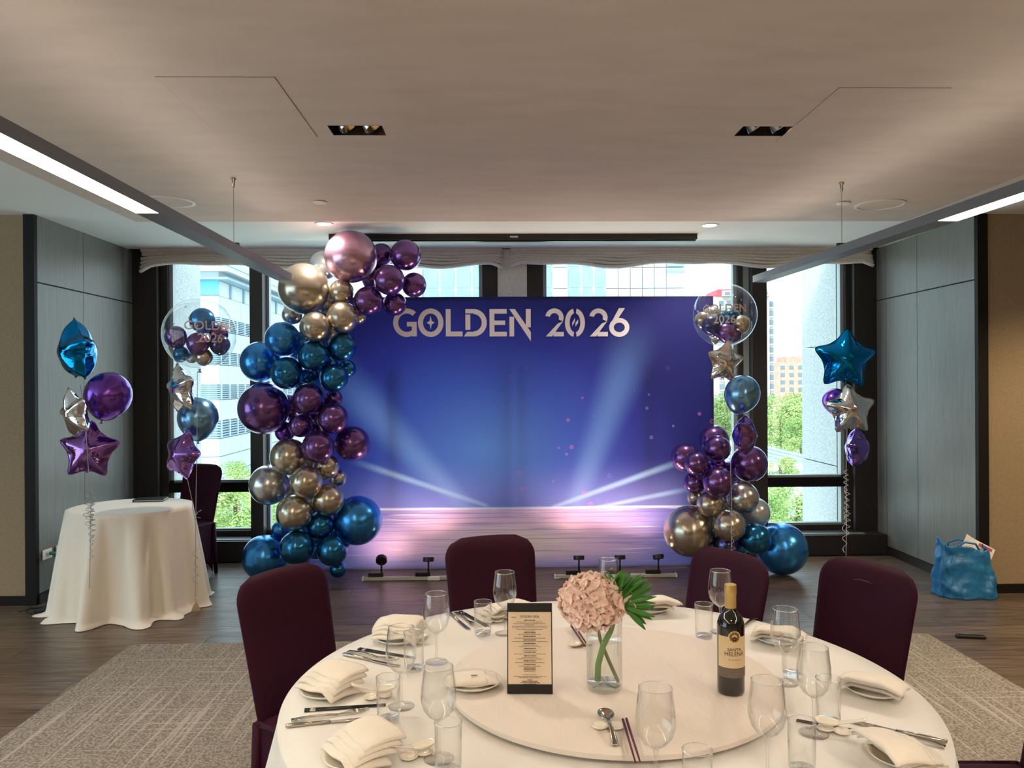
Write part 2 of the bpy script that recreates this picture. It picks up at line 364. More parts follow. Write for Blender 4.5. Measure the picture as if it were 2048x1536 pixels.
# roman blinds
def blind(x0, x1, label, seed):
    t = thing('roman_blind', label, 'blind', ((x0 + x1) / 2, 7.40, 2.78)); hw = (x1 - x0) / 2
    def wave(x, k): return .020 * math.sin(x * 4.2 + seed) + .011 * math.sin(x * 8.7 + seed * 2 + .5 * k) - .04 * max(0, (abs(x) - hw + .10) / .10)
    def fold(k):
        zt = .085 - .026 * k; zb = zt - .034
        def fn(u, v):
            x = -hw + 2 * hw * u; a = PI * v
            return (x, .012 - .006 * k - (.022 + .005 * k) * math.sin(a) ** .7 - .004 * math.sin(x * 5.3 + k), zt + (zb - zt) * v + wave(x, k) * (.35 + .22 * k))
        return MB().grid(fn, 110, 9)
    obj('flat_fabric', MB().grid(lambda u, v: (-hw + 2 * hw * u, .02 - .006 * math.sin(PI * v), .135 - .06 * v), 60, 5), 'blind', t, smooth=True, solid=.003)
    for k in range(4): obj('fabric_fold', fold(k), 'blind', t, smooth=True, solid=.003)
    obj('headrail', bx(-hw, hw, -.01, .03, .115, .138), 'blind', t)
blind(-3.30, .09, 'gathered taupe roman blind above the balloon garland with the pink balloon', 0)
blind(.17, 3.64, 'gathered taupe roman blind above the clear bubble balloon beside the banner', 1.7)

# ------------------------------------------------------------------ ceiling fittings
def pendant(xc, y0, y1, z0, rot, lit, m, label, cable):
    t = thing('linear_pendant_lamp', label, 'lamp', (xc, y1, z0), rot)
    L_ = y1 - y0; w = .053
    m_ = MB(); m_.box(-w, w, -L_, 0, .012, .05); m_.box(-w, -w + .004, -L_, 0, 0, .012); m_.box(w - .004, w, -L_, 0, 0, .012); m_.box(-w + .004, w - .004, -lit, 0, 0, .012)
    obj('housing', m_, 'pendant_metal', t)
    obj('diffuser', bx(-w + .004, w - .004, -L_, -lit, .001, .011), m, t)
    obj('added_uplight_strip', bx(-w + .012, w - .012, -L_ + .05, -.1, .05, .053), 'added_uplight', t)  # glow added on top of the housing to brighten the ceiling
    for yc in (cable, cable + 2.6):
        if yc > L_: continue
        zt = ZB - z0; obj('suspension_cable', MB().tube([(0, -yc, .05), (0, -yc, zt - .03)], .0022, 6), 'steel', t)
        obj('cable_anchor', MB().lathe([(.004, zt - .06), (.009, zt - .05), (.009, zt - .012), (.016, zt - .01), (.016, zt)], 12, Matrix.Translation((0, -yc, 0))), 'steel', t, smooth=True)
        obj('mounting_clip', bx(-.03, .03, -yc - .012, -yc + .012, .05, .075), 'black_metal', t)
    return t
pendant(-1.513, -2.5, 5.70, 2.394, 0, 2.24, 'lamp_left', 'long grey linear pendant lamp with yellow glowing strip, ending at the gold balloon', 1.1)
pendant(2.055, -2.4, 5.97, 2.405, math.radians(3.2), 2.28, 'lamp_right', 'long grey linear pendant lamp with cream strip, ending by the clear bubble balloon', 1.27)
def downlight(a, b, label, lit):
    t = thing('recessed_twin_downlight', label, 'ceiling light', ((a + b) / 2, (hy[0] + hy[1]) / 2, ZB)); hw = (b - a) / 2; hd = (hy[1] - hy[0]) / 2
    m = MB(); m.box(-hw, hw, -hd, hd, .11, .115); m.box(-hw, -hw + .003, -hd, hd, 0, .11); m.box(hw - .003, hw, -hd, hd, 0, .11); m.box(-hw, hw, -hd, -hd + .003, 0, .11); m.box(-hw, hw, hd - .003, hd, 0, .11)
    obj('slot_box', m, 'black_metal', t)
    for s in (-.055, .062):
        R_ = Matrix.Translation((s, 0, .042)) @ Matrix.Rotation(math.radians(-35), 4, 'Y')
        h = obj('lamp_head', MB().lathe([(.03, .04), (.045, .03), (.048, -.03), (.044, -.03), (.03, .01)], 24, R_), 'steel', t, smooth=True, angle=40)
        obj('reflector', MB().lathe([(.043, -.028), (.036, -.01), (.018, .008)], 24, R_, cap=False), 'gold_reflector', h, smooth=True)
    return t
downlight(*hx[0], 'black twin downlight recessed in the ceiling above the pink balloon', 1)
downlight(*hx[1], 'black twin downlight recessed in the ceiling by the cream strip pendant', 1)
def spot(name, loc, tgt, energy, size, col, blend=.6, rad=.04):
    d = bpy.data.lights.new(name, 'SPOT'); d.energy = energy; d.spot_size = math.radians(size); d.spot_blend = blend; d.color = col; d.shadow_soft_size = rad
    o = bpy.data.objects.new(name, d); COL.objects.link(o); o.location = loc; o.rotation_euler = (Vector(tgt) - Vector(loc)).to_track_quat('-Z', 'Y').to_euler(); return o
WARM = (1, .86, .70); ADDED_SPOTS = []
for xs in (-.70, -.58, 1.26, 1.38): spot('downlight_beam', (xs, 3.742, 2.87), (xs * .9 + .1, 3.2, 0), 26, 90, WARM)
for xr in (-4.4, -1.9, .3, 2.6, 4.8):
    for yr in (-2.8, -.4): ADDED_SPOTS.append((xr, yr))
for xr, yr in ((-4.4, 2.0), (4.6, 2.0), (4.6, 4.4)): ADDED_SPOTS.append((xr, yr))
def round_fit(name, px, py, z, r, label, cat, kind):
    p = at(px, py, Z=z); t = thing(name, label, cat, (p.x, p.y, z))
    if kind == 'speaker':
        obj('bezel', MB().lathe([(r, 0), (r, -.006), (r - .018, -.008), (r - .02, -.003)], 40, cap=False), 'white_plastic', t, smooth=True, angle=30)
        obj('grille', MB().lathe([(0, -.003), (r - .019, -.003), (r - .019, 0)], 40), 'ceiling_beige', t)
    elif kind == 'disc':
        obj('cover_plate', MB().lathe([(0, -.012), (r - .004, -.012), (r, -.008), (r, -.004)], 28), 'white_plastic', t, smooth=True, angle=30); obj('collar', MB().lathe([(r - .008, -.004), (r - .008, 0)], 28), 'black_plastic', t)
    else:
        obj('trim_ring', MB().lathe([(r, 0), (r, -.006), (r - .02, -.006), (r - .02, 0)], 32, cap=False), 'white_plastic', t, smooth=True, angle=30)
        obj('lamp_face', MB().lathe([(0, -.004), (r - .02, -.004), (r - .02, 0)], 32), 'lamp_disc', t)
        spot('downlight_beam', (p.x, p.y, z - .02), (p.x, p.y + .15, 0), 40, 120, WARM)
    return t
round_fit('ceiling_speaker', 338, 403, ZB, .165, 'round white ceiling speaker over the yellow strip pendant', 'speaker', 'speaker')
round_fit('ceiling_speaker', 1760, 409, ZB, .165, 'round white ceiling speaker near the cream strip pendant', 'speaker', 'speaker')
round_fit('ceiling_cover_disc', 640, 403, ZB, .045, 'small white sprinkler cover disc above the pink balloon', 'sprinkler', 'disc')
round_fit('ceiling_cover_disc', 1687, 405, ZB, .045, 'small white sprinkler cover disc next to the ceiling speaker and cable', 'sprinkler', 'disc')
round_fit('recessed_spotlight', 648, 447, ZW, .075, 'glowing round recessed spotlight just above the pink balloon', 'ceiling light', 'light')
round_fit('recessed_spotlight', 1419, 450, ZW, .075, 'glowing round recessed spotlight at the end of the black screen case', 'ceiling light', 'light')
for xr, yr in ADDED_SPOTS:  # unseen spotlights added behind and beside the camera to brighten the room
    z = ZB if -2.6 < xr < 3.1 else ZW
    t = thing('recessed_spotlight', 'added round spotlight in the unseen ceiling, brightens the room', 'ceiling light', (xr, yr, z), group='added spotlights in the unseen ceiling')
    obj('trim_ring', MB().lathe([(.075, 0), (.075, -.006), (.055, -.006), (.055, 0)], 24, cap=False), 'white_plastic', t, smooth=True, angle=30); obj('lamp_face', MB().lathe([(0, -.004), (.055, -.004), (.055, 0)], 24), 'lamp_disc', t)
    spot('downlight_beam', (xr, yr, z - .02), (xr, yr + .3, 0), 55 if yr < 1.5 else 110, 125, WARM if xr < 4 else (1, .76, .46))
for (a, b, c, d, lb) in ((-1.32, -.852, 3.09, 3.84, 'flush ceiling access hatch above the yellow strip pendant'), (1.43, 1.90, 3.18, 3.90, 'flush ceiling access hatch beside the cream strip pendant')):
    t = thing('access_hatch', lb, 'hatch', ((a + b) / 2, (c + d) / 2, ZB))
    hw, hd = (b - a) / 2, (d - c) / 2
    obj('hatch_panel', bx(-hw + .003, hw - .003, -hd + .003, hd - .003, -.003, 0), 'ceiling_beige', t)
    m = MB(); m.box(-hw, hw, -hd, -hd + .003, -.001, 0); m.box(-hw, hw, hd - .003, hd, -.001, 0); m.box(-hw, -hw + .003, -hd, hd, -.001, 0); m.box(hw - .003, hw, -hd, hd, -.001, 0)
    obj('shadow_gap', m, 'gap_brown', t)
a = at(657, 470, Y=6.68); b = at(1395, 476, Y=6.68)
t = thing('projection_screen_case', 'long black projection screen case under the ceiling above the banner', 'screen', (.5 * (a.x + b.x), 6.72, ZW)); hw = (b.x - a.x) / 2
obj('case', bx(-hw, hw, -.04, .04, -.05, 0), 'screen_case', t, bevel=.004); obj('bottom_bar', bx(-hw + .01, hw - .01, -.02, .02, -.062, -.05), 'black_metal', t); obj('badge', bx(-.035, .035, -.042, -.04, -.034, -.02), 'steel', t)

# ------------------------------------------------------------------ banner
def banner_mat():
    m = bpy.data.materials.new('banner_print'); m.use_nodes = True; MATS['banner_print'] = m
    n = m.node_tree.nodes; l = m.node_tree.links; b = n['Principled BSDF']; out = n['Material Output']
    t = n.new('ShaderNodeTexCoord'); s = n.new('ShaderNodeSeparateXYZ'); l.new(t.outputs['Object'], s.inputs[0]); X = s.outputs['X']; Z = s.outputs['Z']
    def M(op, a, b_=None, c=None):
        k = n.new('ShaderNodeMath'); k.operation = op
        for i, v in enumerate((a, b_, c)):
            if v is None: continue
            if isinstance(v, (int, float)): k.inputs[i].default_value = v
            else: l.new(v, k.inputs[i])
        return k.outputs[0]
    def mix(f, a, b_):
        k = n.new('ShaderNodeMix'); k.data_type = 'RGBA'
        l.new(f, k.inputs[0])
        for i, v in ((6, a), (7, b_)):
            if isinstance(v, tuple): k.inputs[i].default_value = (*v, 1)
            else: l.new(v, k.inputs[i])
        return k.outputs[2]
    def mr(v, a, b_, c=0, d=1):
        k = n.new('ShaderNodeMapRange'); k.interpolation_type = 'SMOOTHSTEP'; l.new(v, k.inputs[0])
        for i, x in enumerate((a, b_, c, d)): k.inputs[i + 1].default_value = x
        return k.outputs[0]
    # sky part of the print
    r2 = M('ADD', M('POWER', M('DIVIDE', M('ADD', X, .25), 1.75), 2), M('POWER', M('DIVIDE', M('SUBTRACT', Z, 1.05), 1.35), 2))
    ra = n.new('ShaderNodeValToRGB'); e = ra.color_ramp.elements; e[0].position = 0; e[0].color = (*lin('#5a86d6'), 1); e[1].position = 1; e[1].color = (*lin('#20226a'), 1)
    k = e.new(.45); k.color = (*lin('#4058ba'), 1); k = e.new(.75); k.color = (*lin('#2d3492'), 1); l.new(M('SQRT', r2), ra.inputs[0])
    col = ra.outputs[0]
    def beam(x1, z1, x2, z2, w1, w2, strength, c, col):
        dx, dz = x2 - x1, z2 - z1; Ln = math.hypot(dx, dz); nx, nz_ = -dz / Ln, dx / Ln
        dist = M('ABSOLUTE', M('ADD', M('ADD', M('MULTIPLY', X, nx), M('MULTIPLY', Z, nz_)), -(x1 * nx + z1 * nz_)))
        al = M('DIVIDE', M('ADD', M('ADD', M('MULTIPLY', X, dx / Ln), M('MULTIPLY', Z, dz / Ln)), -(x1 * dx + z1 * dz) / Ln), Ln)
        wd = M('ADD', M('MULTIPLY', al, w2 - w1), w1)
        f = mr(M('DIVIDE', dist, wd), 1, 0); f = M('MULTIPLY', M('MULTIPLY', f, mr(al, 1.0, .55)), mr(al, -.02, .03)); f = M('MULTIPLY', f, strength)
        return mix(f, col, c)
    pb = lin('#86aef0')
    col = beam(-.35, .5, -1.75, 1.95, .10, .33, .5, pb, col); col = beam(.55, .52, 1.2, 2.3, .12, .34, .38, pb, col)
    col = beam(-.2, .55, -1.5, 1.0, .03, .05, .8, lin('#a9d0f4'), col); col = beam(.35, .53, 1.7, 1.0, .03, .05, .8, lin('#a9d0f4'), col); col = beam(.75, .53, 1.75, .72, .025, .04, .8, lin('#a9d0f4'), col)
    haze = mr(Z, 1.0, .5); col = mix(M('MULTIPLY', haze, .55), col, lin('#8d8fdc'))
    # bokeh rings
    for sc_, off, thr, cc, zlo, xs in ((8, 0, .8, '#8f93e6', .75, .55), (7, 9, .78, '#d070b8', .6, -.3)):
        mp = n.new('ShaderNodeMapping'); mp.inputs['Location'].default_value = (off, 0, off); l.new(t.outputs['Object'], mp.inputs[0])
        v = n.new('ShaderNodeTexVoronoi'); v.inputs['Scale'].default_value = sc_; l.new(mp.outputs[0], v.inputs[0])
        d = v.outputs['Distance']; ring = M('MULTIPLY', mr(d, .17, .145), mr(d, .08, .14, .35, 1))
        sp = n.new('ShaderNodeSeparateColor'); l.new(v.outputs['Color'], sp.inputs[0]); ring = M('MULTIPLY', ring, M('GREATER_THAN', sp.outputs[0], .45))
        ring = M('MULTIPLY', ring, M('MULTIPLY', mr(X, xs, xs + .7), mr(Z, 1.9, 1.4))); ring = M('MULTIPLY', ring, .5); col = mix(ring, col, lin(cc))
    # stage floor of the print
    fr = n.new('ShaderNodeValToRGB'); e = fr.color_ramp.elements; e[0].position = 0; e[0].color = (*lin('#fbdcc8'), 1); e[1].position = 1; e[1].color = (*lin('#4c4fa8'), 1)
    k = e.new(.4); k.color = (*lin('#e9bddd'), 1); k = e.new(.75); k.color = (*lin('#8f84d2'), 1)
    rf = M('SQRT', M('ADD', M('POWER', M('DIVIDE', M('SUBTRACT', X, .0), 1.85), 2), M('POWER', M('DIVIDE', M('SUBTRACT', Z, .2), .62), 2))); l.new(rf, fr.inputs[0]); flo = fr.outputs[0]
    mp = n.new('ShaderNodeMapping'); mp.inputs['Scale'].default_value = (.7, 1, 26); l.new(t.outputs['Object'], mp.inputs[0])
    z = n.new('ShaderNodeTexNoise'); z.inputs['Scale'].default_value = 2.2; z.inputs['Detail'].default_value = 5; l.new(mp.outputs[0], z.inputs[0])
    flo = mix(mr(z.outputs[0], .52, .68, 0, .45), flo, lin('#7a70c4')); flo = mix(mr(z.outputs[0], .42, .3, 0, .6), flo, lin('#fff0f0'))
    for zz in (.49, .45, .40, .34, .26): 
        flo = mix(M('MULTIPLY', mr(M('ABSOLUTE', M('SUBTRACT', Z, zz)), .005, .001), .5), flo, lin('#6a5cae'))
    flo = mix(M('MULTIPLY', mr(Z, .16, 0), .75), flo, lin('#8a8cd4'))
    col = mix(M('LESS_THAN', Z, .53), col, flo)
    col = mix(M('MULTIPLY', mr(M('ABSOLUTE', M('SUBTRACT', Z, .533)), .018, 0), .7), col, lin('#e8eaff'))
    # sewn cloth: soft vertical sheen folds only in roughness
    l.new(col, b.inputs['Base Color']); b.inputs['Roughness'].default_value = .8
    tr = n.new('ShaderNodeBsdfTranslucent'); l.new(col, tr.inputs[0]); mx = n.new('ShaderNodeMixShader'); mx.inputs[0].default_value = .3
    l.new(b.outputs[0], mx.inputs[1]); l.new(tr.outputs[0], mx.inputs[2]); l.new(mx.outputs[0], out.inputs[0])
banner_mat()
BX, BY = .15, 6.9
ban = thing('photo_backdrop_banner', 'wide blue stage print banner with white GOLDEN 2026 lettering', 'banner', (BX, BY, 0))
obj('printed_cloth', MB().grid(lambda u, v: (-1.81 + 3.62 * u, .004 * math.sin(u * 47) * math.sin(PI * u), .004 + 2.40 * v), 120, 40), 'banner_print', ban, smooth=True)
fm = MB(); fm.box(-1.81, 1.81, .012, .04, 2.375, 2.405); fm.box(-1.81, 1.81, .012, .04, 0, .03)
for x in (-1.795, 1.795): fm.box(x - .015, x + .015, .012, .04, .03, 2.375)
obj('stand_frame', fm, 'steel', ban)
for px in (785, 1028, 1295):
    q = at(px, 735, Y=6.95); obj('rear_post', bx(q.x - BX - .022, q.x - BX + .022, .05, .09, .5, q.z), 'black_metal', ban)
# title letters, built from strokes (unit: cap height 1)
def arc(cx, cy, rx, ry, a0, a1, th, n=28):
    P = []
    for i in range(n + 1):
        a = math.radians(a0 + (a1 - a0) * i / n); c, s = math.cos(a), math.sin(a)
        P.append(((cx + rx * c, cy + ry * s), (cx + (rx - th) * c, cy + (ry - th) * s)))
    return [[P[i][0], P[i + 1][0], P[i + 1][1], P[i][1]] for i in range(n)]
def spark(cx, cy, w, h):
    pts = []
    for k in range(4):
        a = k * PI / 2; pts.append((cx + w * math.cos(a), cy + h * math.sin(a))); b_ = a + PI / 4; pts.append((cx + w * .36 * math.cos(b_), cy + h * .36 * math.sin(b_)))
    return [pts]
T_ = .185
q4 = lambda x0, y0, x1, y1: [[(x0, y0), (x1, y0), (x1, y1), (x0, y1)]]
TITLE = [
 ('G', 80, arc(.5, .5, .5, .52, 48, 318, T_) + q4(.5, .36, .86, .53) + q4(.68, .0, .86, .36)),
 ('O', 230, arc(.46, .5, .465, .52, 0, 360, T_, 40) + spark(.46, .5, .15, .25)),
 ('L', 397, q4(0, 0, .18, 1) + q4(.18, 0, .61, .18)),
 ('D', 505, q4(.06, .24, .24, .80) + [[(.06, 1), (.06, .84), (.40, .84), (.40, 1)], [(0, 0), (.12, .17), (.40, .17), (.40, 0)]] + arc(.36, .5, .48, .5, -90, 90, T_)),
 ('E', 660, q4(0, 0, .18, 1) + q4(.18, 0, .63, .17) + q4(.18, .42, .57, .58) + q4(.18, .83, .63, 1)),
 ('N', 780, q4(0, 0, .17, .72) + [[(0, 1), (.2, 1), (.78, .16), (.78, -.18)]] + q4(.6, .33, .78, 1)),
 ('2', 995, arc(.34, .69, .335, .33, -25, 170, .17) + [[(.02, .0), (.25, .0), (.655, .55), (.46, .47)], ] + q4(.30, 0, .68, .165)),
 ('0', 1115, arc(.36, .5, .365, .52, 100, 260, .17) + arc(.36, .5, .365, .52, -80, 80, .17) + [[(.26, .38), (.36, .55), (.36, .68), (.26, .5)], [(.38, .36), (.48, .5), (.48, .62), (.38, .5)]]),
 ('2', 1260, arc(.34, .69, .335, .33, -25, 170, .17) + [[(.02, .0), (.25, .0), (.655, .55), (.46, .47)], ] + q4(.30, 0, .68, .165)),
 ('6', 1380, arc(.37, .33, .37, .345, 0, 360, .17, 36) + [[(.02, .40), (.20, .46), (.58, 1.03), (.36, 1.03)]]),
]
zoomk = 680 / 2048
for ch, zx, polys in TITLE:
    p0 = at(760 + zx * zoomk, 590 + 250 * zoomk, Y=BY); p1 = at(760 + zx * zoomk, 590 + 85 * zoomk, Y=BY); s_ = p1.z - p0.z
    m = MB()
    for i, pg in enumerate(polys): m.prism(pg, .0, .0015 + .00002 * i, Matrix.Translation((p0.x - BX, -.006, p0.z)) @ Matrix.Rotation(PI / 2, 4, 'X') @ Matrix.Scale(s_, 4))
    for i, v in enumerate(m.v): m.v[i] = (v[0], -.0058 if v[1] > -.00605 else -.0070 - .00003 * (i // 8), v[2])
    obj('title_letter', m, 'title_white', ban)

# floor spotlights in front of the banner
def led_rail(x0, x1, y, label):
    t = thing('floor_light_rail', label, 'light rail', ((x0 + x1) / 2, y, 0)); hw = (x1 - x0) / 2
    obj('rail_body', bx(-hw, hw, -.018, .018, .002, .03), 'grey_plastic', t, bevel=.004); obj('connector', bx(-.10, .0, -.035, -.012, 0, .034), 'white_plastic', t, bevel=.008)
    for s in (-1, 1): obj('end_cap', bx(s * hw - .006, s * hw + .006, -.02, .02, .001, .033), 'white_plastic', t)
def floor_spot(px, tilt, yaw, label, y=6.53, power=14):
    p = at(px, 1150, Y=y); t = thing('track_spotlight', label, 'spotlight', (p.x, y, .03)); t['group'] = 'floor spotlights before the banner'
    obj('driver_box', bx(-.11, .015, -.016, .016, .002, .034), 'black_plastic', t, bevel=.003)
    obj('stem', MB().tube([(0, 0, .03), (0, 0, .125)], .0075, 10), 'black_plastic', t, smooth=True)
    R_ = Matrix.Translation((0, 0, .14)) @ Matrix.Rotation(yaw, 4, 'Z') @ Matrix.Rotation(math.radians(-tilt), 4, 'X')
    h = obj('lamp_head', MB().lathe([(.04, -.018), (.046, -.014), (.046, .018), (.04, .018), (.036, .01)], 28, R_), 'black_plastic', t, smooth=True, angle=40)
    obj('lens', MB().lathe([(0, .012), (.037, .012)], 24, R_, cap=False), 'spot_disc', h)
    dirv = (R_.to_3x3() @ Vector((0, 0, 1))); loc = Vector((p.x, y, .17)) + dirv * .03
    spot('floor_spot_beam', loc, loc + dirv, power, 130, (1, .72, .5), .9, .03)
l0 = at(726, 1160, Y=6.53).x; led_rail(l0, l0 + 1.28, 6.53, 'pale floor light rail partly behind the middle purple chair')
r0 = at(1110, 1152, Y=6.53).x; led_rail(r0, at(1352, 1150, Y=6.53).x, 6.53, 'pale floor light rail behind the pink hydrangea')
floor_spot(763, 62, .1, 'black floor spotlight closest to the tall balloon garland, head tipped up', power=4.5); floor_spot(857, 14, 0, 'black floor spotlight just beside the middle purple chair')
floor_spot(1158, 12, 0, 'black floor spotlight at the cable end of its rail, above the hydrangea'); floor_spot(1240, 12, 0, 'black floor spotlight behind the palm leaf, middle one of its rail'); floor_spot(1317, 20, .3, 'black floor spotlight with tilted head near the big gold balloon')
pts = [at(1110, 1150, Y=6.5), at(1140, 1142, Y=6.55), at(1170, 1138, Y=6.62), at(1215, 1130, Y=6.72), at(1225, 1131, Y=6.85)]
for p in pts: p.z = .008
tag(obj('rail_power_cable', MB().tube([p - Vector((0, 0, .002)) for p in pts], .005, 8), 'ribbon_white', smooth=True), 'thin white power cable leading from the rail to the banner', 'cable')

# ------------------------------------------------------------------ balloons
def latex_mesh(name='balloon', neck=.13):
    prof = []
    for i in range(25):
        a = -PI / 2 + PI * i / 24
        r, z = math.cos(a), math.sin(a)
        if z < 0: r *= 1 - .10 * (-z) ** 2; z *= 1 + .10 * (-z) ** 3
        prof.append((max(r, 1e-5), z))
    return MB().lathe(prof, 40, cap=False).mesh(name, True)
def knot_mb(): return MB().lathe([(.035, -1.06), (.05, -1.10), (.03, -1.14), (.045, -1.17), (.075, -1.22), (.0, -1.2)], 14)
BAL = {}
def balloon(loc, r, colour, label, axis=(0, 0, 1), name='chrome_balloon', group=None, knot=True, squash=1.0):
    if colour not in BAL:
        me = latex_mesh(); me.materials.append(MATS['balloon_' + colour]); BAL[colour] = me
        mk = knot_mb().mesh('knot', True); mk.materials.append(MATS['balloon_' + colour]); BAL[colour + 'k'] = mk
    o = link(name, BAL[colour], mw=Matrix.Translation(loc) @ Vector(axis).to_track_quat('Z', 'X').to_matrix().to_4x4() @ Matrix.Diagonal((r, r, r * squash, 1)))
    tag(o, label, 'balloon', group)
    if knot: link('knot', BAL[colour + 'k'], parent=o)
    return o
G1 = [ # px, py, r, colour, start depth, label
 (702, 514, 52.5, 'rose', 6.45, 'biggest rose pink chrome balloon at the very top of the tall garland'),
 (763, 510, 23, 'purple', 6.62, 'dark purple balloon tucked between the pink balloon and the top end purple one'),
 (811, 511, 31, 'purple', 6.52, 'purple balloon highest at the tip of the tall garland, away from the pink one'),
 (779, 560, 30.5, 'purple', 6.38, 'purple balloon in the middle of the purple cluster below the garland tip'),
 (828, 570, 25, 'purple', 6.55, 'purple balloon sticking out farthest over the banner at the garland tip'),
 (737, 602, 29.5, 'purple', 6.42, 'purple balloon directly below the big pink balloon'),
 (789.5, 608, 23.5, 'purple', 6.55, 'smaller purple balloon just above the letter G of the banner'),
 (608, 578, 51, 'gold', 6.42, 'biggest champagne gold balloon at the end of the pendant lamp'),
 (648, 531, 29, 'white', 6.75, 'pale pearl balloon behind the pink and the big gold balloon'),
 (683, 584, 24.5, 'gold', 6.42, 'gold balloon squeezed under the pink balloon'),
 (685, 635, 31.5, 'gold', 6.40, 'gold balloon right of the upper gold pair, above the dark blue ones'),
 (718, 633, 15, 'gold', 6.62, 'tiny gold balloon peeking out behind the gold one near the banner'),
 (629.5, 654, 30, 'gold', 6.30, 'gold balloon low in front, between the big gold and the dark blue balloons'),
 (584, 630, 20, 'silver', 6.62, 'silver balloon half hidden below the big gold balloon, window side'),
 (565, 679, 35, 'blue', 6.40, 'bright blue balloon at the top of the upper blue cluster, window side'),
 (522, 724, 41, 'blue', 6.62, 'large bright blue balloon jutting out over the window'),
 (627.5, 712, 31.5, 'teal', 6.32, 'dark teal blue balloon in the centre of the upper blue cluster'),
 (684, 694, 29, 'teal', 6.42, 'dark teal blue balloon at the upper banner side of the blue cluster'),
 (694, 738, 18, 'teal', 6.66, 'small teal blue balloon half hidden against the banner'),
 (573.5, 746, 32, 'teal', 6.34, 'dark teal blue balloon beside the large blue one, lower in the cluster'),
 (668, 756, 28.5, 'teal', 6.38, 'dark teal blue balloon lowest in the upper blue cluster'),
 (528, 817, 51, 'purple', 6.52, 'largest purple balloon of the tall garland, over the window'),
 (617, 798, 31.5, 'purple', 6.34, 'purple balloon in the centre just below the teal balloons'),
 (668, 797, 17, 'purple', 6.62, 'small purple balloon behind, touching the banner, below the teal ones'),
 (666, 837, 31, 'purple', 6.36, 'purple balloon on the banner side in the middle of the tall garland'),
 (601, 851, 23.5, 'purple', 6.40, 'small purple balloon in the dark centre of the purple cluster'),
 (570, 864, 20, 'violet', 6.60, 'small violet balloon behind, above the silver ones'),
 (636, 894, 32, 'purple', 6.30, 'purple balloon lowest in front, above the silver cluster'),
 (705, 887, 36, 'purple', 6.58, 'large purple balloon bulging over the blue banner at mid height'),
 (577.5, 913, 37, 'gold', 6.40, 'champagne balloon at the top of the lower metallic cluster, window side'),
 (539, 969.5, 40, 'silver', 6.60, 'large silver balloon jutting out over the window sill'),
 (652, 934, 26, 'gold', 6.48, 'champagne balloon just below the lowest purple one, banner side'),
 (676, 956, 18, 'silver', 6.62, 'small silver balloon half hidden near the banner in the lower cluster'),
 (612.5, 964, 32.5, 'gold', 6.30, 'champagne balloon in the centre of the lower metallic cluster'),
 (657, 999.6, 32, 'gold', 6.36, 'champagne balloon above the big dark blue one near the banner'),
 (588.5, 1025.5, 36, 'gold', 6.32, 'champagne balloon lowest in the lower metallic cluster'),
 (639, 1051.5, 28.5, 'teal', 6.42, 'teal balloon in the centre at the foot of the tall garland'),
 (715, 1041, 49, 'blue', 6.58, 'largest blue balloon at the foot of the tall garland, over the banner'),
 (594, 1095, 34, 'teal', 6.30, 'teal balloon in front at the foot of the tall garland, nearest the chair'),
 (664, 1101, 30.5, 'teal', 6.34, 'teal balloon on the banner side at the foot, above the chair'),
 (562, 1060, 19, 'blue', 6.62, 'small blue balloon behind at the foot, below the champagne one'),
 (530, 1115, 45, 'blue', 6.58, 'large bright blue balloon resting at the floor, window side'),
 (655, 606, 24, 'gold', 6.70, 'mostly hidden gold balloon behind the upper gold pair'),
 (656, 662, 22, 'gold', 6.70, 'mostly hidden gold balloon deep between the gold and teal ones'),
 (748, 556, 26, 'purple', 6.70, 'mostly hidden purple balloon behind the purple tip cluster'),
 (602, 692, 30, 'blue', 6.70, 'mostly hidden blue balloon behind the centre of the upper blue cluster'),
 (650, 735, 28, 'teal', 6.70, 'mostly hidden teal balloon at the back of the upper blue cluster'),
 (613, 762, 26, 'teal', 6.70, 'mostly hidden teal balloon just above the central purple one'),
 (640, 822, 30, 'purple', 6.70, 'mostly hidden purple balloon at the back of the middle purple cluster'),
 (583, 815, 27, 'purple', 6.70, 'mostly hidden purple balloon beside the largest purple one'),
 (632, 862, 25, 'purple', 6.72, 'mostly hidden purple balloon behind the small central purple one'),
 (617, 922, 27, 'gold', 6.70, 'mostly hidden champagne balloon under the lowest purple one'),
 (585, 975, 28, 'silver', 6.70, 'mostly hidden silver balloon next to the large silver one'),
 (625, 1008, 27, 'gold', 6.70, 'mostly hidden champagne balloon at the back of the lower metallic cluster'),
 (612, 1062, 27, 'blue', 6.70, 'mostly hidden blue balloon below the lowest champagne one'),
 (632, 1090, 28, 'blue', 6.72, 'mostly hidden blue balloon at the back of the foot cluster'),
 (682, 1075, 24, 'teal', 6.70, 'mostly hidden teal balloon beside the largest blue one at the foot'),
 (676, 1138, 17, 'teal', 6.56, 'small dark balloon lowest at the foot, touching the floor by the banner'),
]
